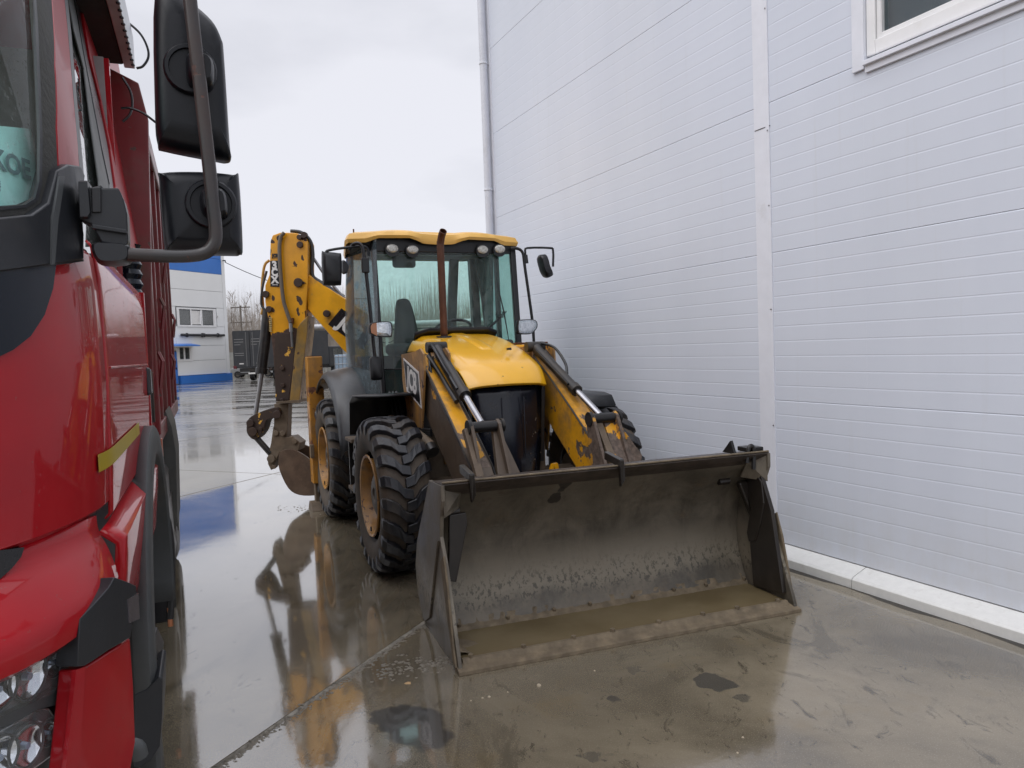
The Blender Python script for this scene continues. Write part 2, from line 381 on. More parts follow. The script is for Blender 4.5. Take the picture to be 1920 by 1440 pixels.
class Frame:
    """a local frame standing on the ground; P() finds the point of a local plane seen at a photo pixel"""
    def __init__(s, x, y, deg): s.o = Vector((x, y, 0)); s.rz = R(deg); c, n = math.cos(s.rz), math.sin(s.rz); s.X = Vector((c, n, 0)); s.Y = Vector((-n, c, 0))
    def loc(s, p): v = p-s.o; return Vector((v.dot(s.X), v.dot(s.Y), v.z))
    def ray(s, x, y):
        d = CF+CR*(x-960)/FPX-CU*(y-720)/FPX
        return s.loc(CC), Vector((d.dot(s.X), d.dot(s.Y), d.z))
    def P(s, x, y, ax, val):
        c, d = s.ray(x, y); i = 'xyz'.index(ax); return c+d*((val-c[i])/d[i])
    def PP(s, pts, ax, val): return [s.P(x, y, ax, val) for x, y in pts]
    def plane(s, x, y, p, n):
        c, d = s.ray(x, y); return c+d*((Vector(p)-c).dot(n)/d.dot(n))
    def empty(s, name): return empty(name, s.o, s.rz)

def spline(pts, n=8):
    """smooth curve through the points"""
    pts = [Vector(p) for p in pts]; q = [2*pts[0]-pts[1]]+pts+[2*pts[-1]-pts[-2]]; r = []
    for i in range(1, len(q)-2):
        for k in range(n):
            t = k/n; a, b, c, d = q[i-1:i+3]
            r.append(.5*((2*b)+(c-a)*t+(2*a-5*b+4*c-d)*t*t+(3*b-a-3*c+d)*t**3))
    r.append(pts[-1]); return r
def spline2(pts, n=5, closed=True):
    """smooth closed pixel outline"""
    m_ = len(pts); r = []
    for i in range(m_):
        a, b, c, d = pts[i-1], pts[i], pts[(i+1) % m_], pts[(i+2) % m_]
        for k in range(n):
            t = k/n
            r.append(tuple(.5*((2*b[j])+(c[j]-a[j])*t+(2*a[j]-5*b[j]+4*c[j]-d[j])*t*t+(3*b[j]-a[j]-3*c[j]+d[j])*t**3) for j in (0, 1)))
    return r
def rrect(x0, y0, x1, y1, r, n=4):
    r_ = []
    for cx, cy, a in ((x1-r, y1-r, 0), (x0+r, y1-r, 90), (x0+r, y0+r, 180), (x1-r, y0+r, 270)):
        for k in range(n+1):
            t = R(a+90*k/n); r_.append((cx+r*math.cos(t), cy+r*math.sin(t)))
    return r_

def text(name, s, size, mat, parent, M, bold=.0, thick=.0015, sx=1.0, shear=0.0):
    cu = bpy.data.curves.new(name, 'FONT'); cu.body = s; cu.size = size; cu.offset = bold; cu.extrude = thick
    cu.align_x = 'CENTER'; cu.align_y = 'CENTER'; cu.shear = shear; cu.resolution_u = 3
    t = bpy.data.objects.new(name+"_curve", cu); col.objects.link(t)
    dg = bpy.context.evaluated_depsgraph_get(); me = bpy.data.meshes.new_from_object(t.evaluated_get(dg))
    bpy.data.objects.remove(t); bpy.data.curves.remove(cu)
    o = bpy.data.objects.new(name, me); me.materials.clear(); me.materials.append(mat); col.objects.link(o)
    me.transform(Matrix.Diagonal((sx, 1, 1, 1))); me.transform(M)
    if parent: o.parent = parent
    return o
def basis(o, x, z):
    """matrix: text x axis along x, facing z"""
    x = Vector(x).normalized(); z = Vector(z); z = (z-x*z.dot(x)).normalized(); y = z.cross(x)
    m_ = Matrix((x, y, z)).transposed().to_4x4(); m_.translation = Vector(o); return m_

# ================================================================== SETTING
G = Frame(0, 0, 0)
def gp(x, y): p = G.P(x, y, 'z', 0); return (p.x, p.y)
STAINS = []
for (x, y, r, k) in ((775, 1362, .17, .85), (1338, 1276, .10, .75), (1152, 1312, .055, .7), (1395, 1312, .06, .55), (1108, 1417, .06, .5), (1190, 1255, .06, .4), (742, 1345, .13, .8), (818, 1382, .11, .8)):
    g_ = gp(x, y); STAINS.append((g_[0], g_[1], r, k))
conc = concrete()
joint_m = plain("joint_filler", (.27, .245, .20), .5, 0, .45, (.09, .08, .065), .4, nscale=9, bmp=.6)
MB().box((-400, -60, -.5), (400, 700, -.012)).build('ground', joint_m).update_tag()
ground = bpy.data.objects['ground']; tag(ground, kind='structure')
ground.data.materials[0] = conc
yard = tag(empty('concrete_yard'), kind='structure')
jd = Vector((math.cos(R(66.3)), math.sin(R(66.3)), 0)); jn = Vector((jd.y, -jd.x, 0))
# joint lines parallel to jd at n = -2.47+5.3k, across at u = 8.64+7.2k
for k in range(-5, 5):
    for j in range(-2, 8):
        n0, n1 = -2.47+5.3*k, -2.47+5.3*(k+1); u0, u1 = 8.64+7.2*j, 8.64+7.2*(j+1)
        g_ = .018
        c4 = [jd*u+jn*n_ for u, n_ in ((u0+g_*.5, n0+g_), (u1-g_*.5, n0+g_), (u1-g_*.5, n1-g_), (u0+g_*.5, n1-g_))]
        if all(p.y < -3 for p in c4): continue
        sb = MB(); sb.prism([(p.x, p.y, 0) for p in c4], (0, 0, -.1)); sb.build('concrete_slab', conc, yard)
# weathered filler in the joints, a few mm under the slab tops
for k in range(-4, 5):
    n0 = -2.47+5.3*k; a = jd*(-5)+jn*n0; b = jd*60+jn*n0; q = jn*.0178
    MB().prism([(a-q)+Vector((0,0,-.004)), (a+q)+Vector((0,0,-.004)), (b+q)+Vector((0,0,-.004)), (b-q)+Vector((0,0,-.004))], (0, 0, -.05)).build('joint_filler', joint_m, yard)

# ================================================================== WHITE WAREHOUSE
W = Frame(2.094, 5.808, 115.55)
wh = tag(W.empty('warehouse'), 'tall white metal warehouse with ribbed wall panels beside the yellow loader', 'building')
def wallmat():
    m, nt, b = new_mat("white_panel_paint"); oc = ocoord(nt)
    n = noise(nt, oc, 1.2, 6, .6, 0, (1, 1, .25)); n2 = noise(nt, oc, .35, 3, .5)
    c = mix(nt, ramp(nt, n, .3, .7), (.60, .64, .725), (.65, .69, .775))
    c = mix(nt, ramp(nt, n2, .4, .7, 0, .25), c, (.67, .695, .70))
    st = noise(nt, oc, 14, 5, .6, 0, (1, 1, .04))
    c = mix(nt, ramp(nt, st, .60, .78, 0, .22), c, (.52, .52, .50))
    s = nt.nodes.new("ShaderNodeSeparateXYZ"); lk(nt, oc, s.inputs[0])
    low = math_(nt, 'MULTIPLY', ramp(nt, s.outputs[2], .75, .12, 0, 1), ramp(nt, noise(nt, oc, 9, 6, .7, 0, (1,1,.5)), .35, .8, .10, .50))
    c = mix(nt, low, c, (.50, .48, .44))
    lk(nt, c, b.inputs['Base Color']); b.inputs['Roughness'].default_value = .38; b.inputs['Specular IOR Level'].default_value = .4
    return m
wallm = wallmat()
trim = plain("white_trim_metal", (.72, .74, .80), .4, 0, .05, (.5, .5, .5), .04)
trim2 = plain("grey_white_trim", (.62, .64, .70), .4, 0, .1, (.45, .45, .45), .05)
pvc = plain("white_window_frame", (.80, .80, .80), .35, 0, .12, (.6, .57, .5), .04)
winglass = glass("dark_window_glass", (.55, .60, .62), .04, .04)
roomdark = plain("dark_room", (.16, .18, .21), .8, var=.03, nscale=.5)
def panel(x0, x1, z0, z1, nr=9):
    prof = [(0.0, z0+.003)]; d = (z1-z0)/(nr+1)
    prof = [(-.10, z0+.0008), (-.002, z0+.0008), (0, z0+.003)]
    for i in range(1, nr+1):
        z = z0+d*i; prof += [(0, z-.007), (-.0009, z-.001), (-.0011, z+.002), (-.0001, z+.007)]
    prof += [(0, z1-.008), (-.003, z1-.0008), (-.10, z1-.0008)]
    mb = MB(); mb.prism([(x0, y, z) for y, z in prof], (x1-x0, 0, 0)); return mb.build('wall_panel', wallm, wh)
ZJ = [.13, 1.262, 2.42, 3.578, 4.736, 5.895, 7.053, 8.21]
for i in range(7):
    panel(.20, 5.16, ZJ[i], ZJ[i+1])
    if i < 3: panel(-.8070, .035, ZJ[i], ZJ[i+1]) ; panel(-8.5, -.8073, ZJ[i], ZJ[i+1])
    elif i == 3: panel(-.735, .035, ZJ[i], ZJ[i+1]); panel(-8.5, -2.9, ZJ[i], ZJ[i+1])
    else: panel(-8.5, .035, ZJ[i], ZJ[i+1])
mb = MB(); mb.box((.038, -.05, .10), (.20, .004, 8.3)); mb.box((.036, -.05, .10), (.075, .008, 8.3))
mb.build('seam_cover', trim, wh, .002)
for z in (.16, 1.06, 1.98, 2.79, 3.37, 4.3, 5.2, 6.2): MB().cyl((.052, .007, z), (.052, .012, z), .006, 8).build('screw_head', steelrod, wh)
MB().box((.03, -.05, 3.40), (.19, .0075, 3.404)).build('seam_lap', darkmet, wh)
# corner flashing and downpipe
mb = MB(); mb.box((5.163, -.25, .05), (5.32, .006, 8.3)); mb.box((5.321, -.40, .05), (5.36, .03, 8.3)); mb.build('corner_flashing', trim, wh, .003)
dp = MB(); dp.tube([(5.235, .075, .25), (5.235, .075, 8.2)], .052, 14); dp.build('downpipe', trim2, wh, smooth=40)
for z in (1.4, 3.98, 5.72, 7.3):
    mb = MB(); mb.lathe([(z-.012, .054), (z-.012, .060), (z+.012, .060), (z+.012, .054)], (5.235, .075, 0), 'z', 16); mb.box((5.225, -.01, z-.01), (5.245, .03, z+.01))
    mb.build('pipe_bracket', trim, wh)
# roof slab and the three other sides (seen from other places only)
MB().box((-8.6, -20, 8.3), (5.45, .12, 8.5)).build('roof', trim, wh, .01)
MB().box((-8.45, -19.9, .12), (-8.35, -.12, 8.3)).box((5.26, -19.9, .12), (5.31, -.26, 8.3)).box((-8.35, -20, .12), (5.2, -19.9, 8.3)).build('side_wall', wallm, wh)
# plinth blocks
plm = plain("white_concrete_plinth", (.66, .66, .64), .6, 0, .08, (.42, .40, .36), .05, bmp=.2, nscale=20)
for a, b in ((-.77, 5.3), (-3.6, -.776), (-8.5, -3.606)):
    MB().prism([(a, -.1, -.05), (a, .145, -.05), (a, .145, .062), (a, .125, .078), (a, -.0, .124), (a, -.1, .124)], (b-a, 0, 0)).build('plinth_block', plm, wh, .004)
wetm = plain("wet_dirt_strip", (.03, .028, .024), .35, 0, .5, (.07, .06, .05), .3, bmp=.6, nscale=20)
mb = MB(); random.seed(5)
prev = None
for i in range(90):
    x = -3+i*.09; wd = .175+.012*random.random()+.02*math.sin(i*.7)
    if prev is not None: mb.prism([(prev[0], .12, .0012), (prev[0], prev[1], .0012), (x, wd, .0012), (x, .12, .0012)], (0, 0, -.004))
    prev = (x, wd)
mb.build('dirt_strip', wetm, wh)
# window at the top right: frame, panes, flashings
wn = MB(); wn.box((-2.9, -.12, 3.61), (-2.83, -.004, 4.72)); wn.box((-.90, -.12, 3.61), (-.835, -.004, 4.72)); wn.box((-2.83, -.12, 3.61), (-.90, -.004, 3.70)); wn.box((-2.83, -.12, 4.65), (-.90, -.004, 4.72))
wn.box((-1.90, -.118, 3.70), (-1.84, -.006, 4.65))
window = wn.build('window', pvc, wh, .006)
mb = MB()
for a, b in ((-1.838, -.902), (-2.828, -1.902)):
    mb.box((a, -.09, 3.702), (a+.035, -.02, 4.648)); mb.box((b-.035, -.09, 3.702), (b, -.02, 4.648)); mb.box((a+.035, -.09, 3.702), (b-.035, -.02, 3.735)); mb.box((a+.035, -.09, 4.615), (b-.035, -.02, 4.648))
mb.build('sash', pvc, window, .004)
for a, b in ((-1.803, -.937), (-2.793, -1.937)):
    MB().box((a, -.06, 3.735), (b, -.052, 4.615)).build('pane', winglass, window)
MB().box((-2.83, -.14, 3.6), (-.9, -.125, 4.72)).build('room_backing', plain('grey_blue_backing', (.30, .33, .37), .8, var=.03, nscale=.5), window)  # plain sheet behind the panes, toned grey-blue
mb = MB(); mb.box((-.832, -.11, 3.53), (-.74, .022, 4.75)); mb.build('side_flashing', trim, window, .003)
mb = MB(); mb.prism([(-2.95, -.11, 3.612), (-2.95, .045, 3.575), (-2.95, .045, 3.545), (-2.95, .02, 3.545), (-2.95, .02, 3.50), (-2.95, -.11, 3.50)], (2.112, 0, 0)); mb.build('sill', trim, window, .003)
MB().box((-2.95, -.11, 4.722), (-.735, .03, 4.80)).build('top_flashing', trim, window, .003)
#@@SPLIT@@
# ================================================================== BACKHOE LOADER
M = Frame(-.05, 6.04, -67)
jcb = tag(M.empty('backhoe_loader'), 'muddy yellow backhoe loader with wide front bucket lowered on the wet yard', 'loader')

def make_tyre(par, Rt=.655, wd=.235, n=22):
    s_ = Rt/.665
    prof = [(-.17, .375), (-.20, .40), (-.222, .47), (-.226, .53), (-.215, .585), (-.17, .618), (-.08, .628), (0, .63), (.08, .628), (.17, .618), (.215, .585), (.226, .53), (.222, .47), (.20, .40), (.17, .375)]
    prof = [(y*wd/.235, r*s_) for y, r in prof]
    ty = MB().lathe(prof, (0, 0, 0), 'y', 44).build('tyre', sidewall_rub, par, smooth=50)
    tr = MB()
    for side in (-1, 1):
        for k in range(n):
            a0 = 2*math.pi*(k+(0 if side > 0 else .5))/n
            st = [(-.03, 0, .666, .60, .058), (.05, .03, .667, .60, .060), (.10, .12, .667, .60, .066), (.16, .17, .662, .60, .070), (.208, .20, .643, .57, .070), (.236, .21, .60, .53, .060), (.230, .215, .53, .50, .034)]
            vs = []
            for (y, da, ro, ri, hw) in st:
                a = a0+da
                for (rr, aa) in ((ro, a-hw), (ro, a+hw), (ri, a+hw*1.25), (ri, a-hw*1.25)):
                    yy = y*wd/.235*side if rr == ro else y*.9*wd/.235*side
                    vs.append((rr*s_*math.cos(aa), yy, rr*s_*math.sin(aa)))
            fs = [(3, 2, 1, 0)]
            for i in range(len(st)-1):
                for j in range(4): fs.append((i*4+j, i*4+(j+1) % 4, i*4+4+(j+1) % 4, i*4+4+j))
            L_ = (len(st)-1)*4; fs.append((L_, L_+1, L_+2, L_+3)); tr.add(vs, fs)
    t = tr.build('tread', rubber, par, .004, seg=1)
    return ty, t
def make_wheel(name, Rt, rimr, wd):
    """outer side is -y"""
    wv = empty(name, (0, 0, 0), 0, jcb)
    make_tyre(wv, Rt, wd)
    k = rimr/.375
    prof = [(-.175, .378*k), (-.185, .372*k), (-.18, .352*k), (-.12, .335*k), (-.05, .32*k), (-.02, .30*k), (-.03, .22*k), (-.055, .17*k), (-.055, .02)]
    MB().lathe(prof, (0, 0, 0), 'y', 36).build('rim', rim_m, wv, smooth=35)
    MB().lathe([(.17, .376*k), (.17, .35*k), (.05, .33*k), (.0, .31*k), (-.01, .3*k)], (0, 0, 0), 'y', 24).build('rim_well', darkmet, wv, smooth=35)
    hb = MB(); hb.lathe([(-.05, .17), (-.12, .165), (-.125, .14), (-.135, .125), (-.138, .06), (-.125, .055), (-.125, .001)], (0, 0, 0), 'y', 24)
    h = hb.build('hub', hub_m, wv, smooth=35)
    for i in range(10):
        a = 2*math.pi*i/10
        MB().cyl((.2*math.cos(a), -.05, .2*math.sin(a)), (.2*math.cos(a), -.085, .2*math.sin(a)), .016, 6).build('wheel_nut', hub_m, wv)
    MB().box((-.012, -.18, -.33*k), (.012, -.17, -.29*k)).build('valve', darkmet, wv)
    return wv
fw = make_wheel('wheel', .62, .325, .20); fw.location = (-.26, -.93, .62); fw.rotation_euler = (0, 0, R(.0))
w2 = dup(fw, jcb); w2.location = (-.26, .93, .62); w2.rotation_euler = (0, 0, R(180))
rw = make_wheel('wheel', .64, .335, .20); rw.location = (-2.55, -.93, .64); rw.rotation_euler = (0, R(7), R(.0))
w4 = dup(rw, jcb); w4.location = (-2.55, .93, .64); w4.rotation_euler = (0, 0, R(180))
# axles and chassis
mb = MB(); mb.cyl((-.26, -.75, .6), (-.26, .75, .6), .11); mb.cyl((-.26, -.22, .6), (-.26, .22, .6), .2); mb.cyl((-.26, -.80, .62), (-.26, -.7, .62), .19); mb.cyl((-.26, .7, .62), (-.26, .80, .62), .19)
mb.build('front_axle', mud_m, jcb, smooth=40)
mb = MB(); mb.cyl((-2.55, -.8, .64), (-2.55, .8, .64), .14); mb.cyl((-2.55, -.25, .64), (-2.55, .25, .64), .28); mb.build('rear_axle', mud_m, jcb, smooth=40)
mb = MB(); mb.box((-3.1, -.36, .55), (-.05, -.26, .95)); mb.box((-3.1, .26, .55), (-.05, .36, .95)); mb.box((-2.6, -.26, .6), (-.9, .26, .9)); mb.box((-.15, -.3, .5), (.0, .3, .68))
mb.box((-.7, -.25, .8), (-.1, .25, 1.15)); mb.build('chassis', mud_m, jcb, .01)
# steering rods seen behind the front tyre
MB().cyl((-.52, -.8, .62), (-.52, .8, .62), .03).build('steering_rod', darkmet, jcb, smooth=40)

# ---- bonnet
def bonnet():
    mb = MB(); NX, NY = 44, 64; vs = []
    xs = [-1.30+1.45*i/NX for i in range(NX+1)]
    def hw(t): return .425+.02*t-.115*t*t
    def zt(t): return 1.885-.08*t-.27*t**2-.085*max(0, (t-.85)/.15)**2
    for i, x in enumerate(xs):
        t = i/NX; h = hw(t); top = zt(t); side = .12*(1-t)+.012
        row = []
        for j in range(NY+1):
            u = -1+2*j/NY
            au = abs(u)
            y = u*h
            z = top-.015*u*u-side*max(0, (au-.70)/.30)**2.2
            # raised centre panel, widening to the windscreen
            cw = .15-.03*t
            e = min(1, max(0, (cw-au)/.03)); z += .012*e*min(1, max(0, (.66-t)/.05))
            row.append((x-.09*u*u*t**3, y-.015, z))
        vs += row
    fs = [(i*(NY+1)+j, i*(NY+1)+j+1, (i+1)*(NY+1)+j+1, (i+1)*(NY+1)+j) for i in range(NX) for j in range(NY)]
    mb.add(vs, fs)
    o = mb.build('bonnet', yellow_clean, jcb, smooth=60, fix=False)
    sd = o.modifiers.new('thickness', 'SOLIDIFY'); sd.thickness = .03; sd.offset = -1
    bv = o.modifiers.new('edge', 'BEVEL'); bv.width = .006; bv.segments = 2; bv.limit_method = 'ANGLE'; bv.angle_limit = R(50)
    return o
bon = bonnet()
MB().box((-.2, .10, 1.735), (-.16, .13, 1.755)).build('bonnet_mark', black_decal, bon)
# side skirts below the bonnet and black grille
mb = MB()
mb.prism([(-1.25, -.415, 1.74), (.04, -.355, 1.44), (.02, -.33, .80), (-1.25, -.36, .9)], (0, .03, 0)); mb.prism([(-1.25, .415, 1.74), (.04, .335, 1.44), (.02, .31, .80), (-1.25, .36, .9)], (0, -.03, 0))
mb.build('engine_cover', blackp, jcb)
gr = MB(); vs = []; NZ, NY = 12, 10
for i in range(NZ+1):
    t = i/NZ; z = 1.44-.76*t
    for j in range(NY+1):
        u = -1+2*j/NY; y = u*(.31-.05*t)
        x = .09+.05*math.sin(t*2.2)-.08*u*u
        if abs(u) < .28: x += .02
        vs.append((x, y-.01, z))
gr.add(vs, [(i*(NY+1)+j, i*(NY+1)+j+1, (i+1)*(NY+1)+j+1, (i+1)*(NY+1)+j) for i in range(NZ) for j in range(NY)])
grille_m = plain("black_grille_panel", (.006, .008, .015), .25, 0, .05, (.10, .08, .06), .2, nscale=20)
go = gr.build('grille', grille_m, jcb, smooth=25); sd = go.modifiers.new('thickness', 'SOLIDIFY'); sd.thickness = .03
mb = MB(); mb.box((-.3, -.30, .60), (.02, .30, .70)); mb.build('bumper_beam', darkmet, jcb, .01)
gcol = plain('grille_seam', (.02, .022, .03), .4)
for yy in (-.10, .09): MB().box((.142, yy-.003, .86), (.150, yy+.003, 1.36)).build('grille_seam', gcol, go)
rg = random.Random(4)
for k in range(26):
    u, z = rg.uniform(-.24, .24), rg.uniform(.80, 1.25); MB().cyl((.118, u, z), (.1405-.5*u*u*1.2, u, z), rg.uniform(.002, .006), 6).build('mud_fleck', mud_m, go)
# broken yellow bracket right of the grille foot
mb = MB(); mb.prism(M.PP([(1008, 893), (1030, 888), (1036, 870), (1046, 868), (1050, 886), (1042, 884), (1040, 874), (1035, 893)], 'x', .16), (-.03, 0, 0)); mb.build('bracket', yellow, jcb)
# exhaust
e0 = M.P(833, 636, 'x', -.95); pts = [(-.95, e0.y, 1.78), (-.95, e0.y, 2.66), (-.945, e0.y+.002, 2.74), (-.915, e0.y+.006, 2.80), (-.875, e0.y+.01, 2.835)]
ex = MB().tube(spline(pts, 5), .034, 18, cap=False).build('exhaust_pipe', exh_m, jcb, smooth=40)
sd = ex.modifiers.new('thickness', 'SOLIDIFY'); sd.thickness = .004
MB().lathe([(1.86, .075), (1.885, .07), (1.885, .042), (1.86, .042)], (-.95, e0.y, 0), 'z', 20).build('exhaust_collar', blackp, jcb)
MB().prism([(-1.32, -.40, 1.80), (-1.32, .40, 1.80), (-1.18, .42, 1.90), (-1.12, .3, 1.935), (-1.12, -.3, 1.935), (-1.18, -.42, 1.90)], (0, 0, .035)).build('bonnet_seal', blackp, jcb, .008)

# ---- cab
frame_m = plain("cab_frame_paint", (.009, .010, .012), .35)
XF, XR = -1.26, -2.58; YL, YR = -.76, .74; ZB, ZT = 1.22, 2.84
def post(name, a, b, wx, wy):
    mb = MB(); a = Vector(a); b = Vector(b)
    vs = [a+Vector((sx*wx, sy*wy, 0)) for sx, sy in ((-1,-1),(1,-1),(1,1),(-1,1))]+[b+Vector((sx*wx, sy*wy, 0)) for sx, sy in ((-1,-1),(1,-1),(1,1),(-1,1))]
    mb.add(vs, [(3,2,1,0),(4,5,6,7),(0,1,5,4),(1,2,6,5),(2,3,7,6),(3,0,4,7)]); return mb.build(name, frame_m, jcb, .012)
FT = -1.50  # top of the windscreen leans back
fl, fr_ = (XF, -.72), (XF, .70)
post('pillar', (XF, -.715, ZB-.1), (FT, -.70, ZT), .03, .022)
post('pillar', (XF, .700, ZB-.1), (FT, .745, ZT), .03, .03)
post('pillar', (XR, YL, ZB), (XR+.02, YL+.04, ZT), .035, .035)
post('pillar', (XR, YR, ZB), (XR+.02, YR-.04, ZT), .05, .05)
post('pillar', (-2.62, .385, 1.5), (-2.60, .49, ZT), .03, .055)
post('pillar', (-1.95, .76, ZB), (-1.98, .76, ZT), .04, .02)
mb = MB(); mb.box((XF-.03, -.70, ZB-.12), (XF+.02, .70, ZB-.04)); mb.box((XR, YL, ZB-.12), (XF-.04, YL+.07, ZB-.02)); mb.box((XR, YR-.07, ZB-.12), (XF-.04, YR, ZB-.02)); mb.build('cab_sill', frame_m, jcb, .01)
mb = MB(); mb.box((XR+.05, -.68, ZB-.10), (XF-.04, .66, ZB-.03)); mb.box((-2.4, .66, ZB-.03), (-1.36, .70, 1.74)); mb.build('cab_floor', cabdark, jcb)
mb = MB(); mb.box((FT-.02, -.70, 2.72), (FT+.03, .72, 2.86)); mb.build('windscreen_header', frame_m, jcb, .01)
# windscreen: one tall sheet, its lower left corner beside the bonnet
def sheet(name, c4, mat, par, th=.006, nrm=None):
    a = [Vector(p) for p in c4]; n = (a[1]-a[0]).cross(a[2]-a[0]).normalized()*th
    return MB().prism(a, n).build(name, mat, par)
ws = sheet('windscreen', [(XF-.005, -.695, ZB-.03), (XF-.005, .675, ZB-.03), (FT+.02, .715, 2.72), (FT+.02, -.68, 2.72)], cabglass, jcb)
sheet('rear_window', [(-2.60, -.70, 1.55), (-2.60, .33, 1.55), (-2.58, .43, 2.80), (-2.58, -.70, 2.80)], glass("rear_glass", (.95, .99, .98), .06, .0, .0), jcb)
sheet('rear_window', [(-2.60, .44, 1.55), (-2.60, .68, 1.55), (-2.58, .66, 2.80), (-2.58, .55, 2.80)], bpy.data.materials['rear_glass'], jcb)
# curved side glass of the machine's right door
sg = MB(); vs = []; N = 12
for i in range(N+1):
    t = i/N; x = -1.32+(-2.54+1.32)*t; bul = -.045+.075*t+.022*math.sin(math.pi*t)
    vs += [(x, YL-.01-bul, ZB+.0), (x, YL-.02-bul*1.1, 2.0), (x-.02*(1-t), YL+.02-bul*.8, ZT-.02)]
sg.add(vs, [(i*3+k, i*3+3+k, i*3+4+k, i*3+1+k) for i in range(N) for k in range(2)])
o = sg.build('side_window', sideglass, jcb, smooth=60)
sheet('side_window', [(-1.32, .735, ZB), (-2.54, .735, ZB), (-2.54, .74, ZT-.02), (-1.54, .76, ZT-.02)], cabglass, jcb)
# mid rail across the lower door glass
MB().tube([(XF-.02, -.70, 1.60), (XF-.02, -.46, 1.585)], .008, 8).build('glass_rail', frame_m, jcb)
# curved door frame tube seen along the front right corner
MB().tube(spline([(-1.48, -.93, 2.74), (-1.40, -.90, 2.78), (-1.36, -.845, 2.765), (-1.34, -.825, 2.65), (-1.30, -.805, 2.2), (-1.26, -.79, 1.75), (-1.23, -.78, 1.58)], 5), .017, 10).build('mirror_post', frame_m, jcb, smooth=50)
MB().pillow([(-1.21, y, z) for y, z in rrect(-.845, 1.50, -.73, 1.72, .03)], (-.03, 0, 0), [(0, .9), (.3, 1), (1, 1)]).build('door_handle', frame_m, jcb, smooth=40)
MB().box((-1.33, -.86, 2.50), (-1.29, -.79, 2.64)).build('hinge', frame_m, jcb, .008)
# roof
def roof():
    yc = -.075; hw = .885
    out_ = [(-1.47, -hw+.02), (-1.40, -.55), (-1.36, -.30), (-1.40, -.16), (-1.40, .16), (-1.36, .30), (-1.40, .55), (-1.47, hw-.02), (-1.6, hw), (-2.65, hw-.03), (-2.78, hw-.15), (-2.78, -hw+.32), (-2.65, -hw+.20), (-1.6, -hw+.02)]
    def zl(x, y):   # lower edge rises over the two lamp pairs
        a = abs(y)
        return 2.845 if (a > .66 or a < .15) else 2.925-.0*(a-.4)**2
    mb = MB(); n = len(out_)
    dens = []
    for i in range(n):
        a, b = out_[i], out_[(i+1) % n]
        k = 8 if abs(a[1]-b[1]) > .15 and a[0] > -1.5 and b[0] > -1.5 else 2
        for j in range(k): dens.append((a[0]+(b[0]-a[0])*j/k, a[1]+(b[1]-a[1])*j/k))
    n = len(dens); vs = []
    def front(x): return max(0, min(1, (x+1.62)/.15))
    for lev in range(4):
        for (x, y) in dens:
            a = abs(y); notch = front(x)*max(0, min(1, (.70-a)/.10, (a-.15)/.12)); mid = front(x)*max(0, 1-a/.30)
            lo = 2.80+.040*notch-.012*mid
            hi = 2.897+.020*math.exp(-((a-.46)/.26)**2)
            sc = [1.0, 1.015, .985, .90][lev]
            z = [lo, lo+(hi-lo)*.35, hi-.012, hi+.012][lev]
            cx = -2.1
            vs.append((cx+(x-cx)*sc, yc+y*sc, z))
    fs = [(l*n+i, l*n+(i+1) % n, (l+1)*n+(i+1) % n, (l+1)*n+i) for l in range(3) for i in range(n)]
    fs += [tuple(3*n+i for i in range(n))]
    mb.add(vs, fs); return mb.build('cab_roof', yellow_roof, jcb, smooth=38)
roof_o = roof()
# ceiling and black visor with lamps
mb = MB(); mb.prism([(-1.56, -.90, 2.80), (-1.56, .73, 2.80), (-2.70, .70, 2.80), (-2.70, -.70, 2.80)], (0, 0, .04)); mb.build('cab_ceiling', cabdark, jcb)
mb = MB()
mb.prism([(-1.53, -.86, 2.835), (-1.53, -.86, 2.79), (-1.50, -.66, 2.70), (-1.50, .50, 2.70), (-1.53, .72, 2.79), (-1.53, .72, 2.835), (-1.50, .55, 2.85), (-1.50, .22, 2.85), (-1.52, .08, 2.81), (-1.52, -.20, 2.81), (-1.50, -.34, 2.85), (-1.50, -.72, 2.85)], (-.05, 0, 0))
mb.build('visor', blackp, jcb, .008)
for (px, py) in ((735.5, 466), (773.5, 468), (905, 468), (937, 467)):
    c = M.P(px, py, 'x', -1.43)
    mb = MB(); mb.tube([(c.x-.10, c.y, c.z-.008), (c.x-.02, c.y, c.z-.01), (c.x, c.y, c.z-.01)], [.04, .066, .068], 18); lamp = mb.build('work_lamp', blackp, jcb, smooth=40)
    pts = [(c.x+.004, c.y+.058*math.cos(R(k*18)), c.z+.042*math.sin(R(k*18))) for k in range(20)]
    MB().pillow(pts, (.012, 0, 0), [(0, 1), (.6, .9), (1, .55)]).build('lens', plain("lamp_lens", (.50, .50, .46), .12, .2, 0, var=.45, nscale=60, spec=1), lamp, smooth=50)
# small roof fitting (lamp bracket on top left)
MB().tube([(-1.6, -.86, 2.90), (-1.6, -.86, 2.95), ], .008, 6).tube([(-1.6, -.86, 2.91), (-1.6, -.82, 2.895)], .010, 6).build('lamp_bracket', exh_m, jcb)
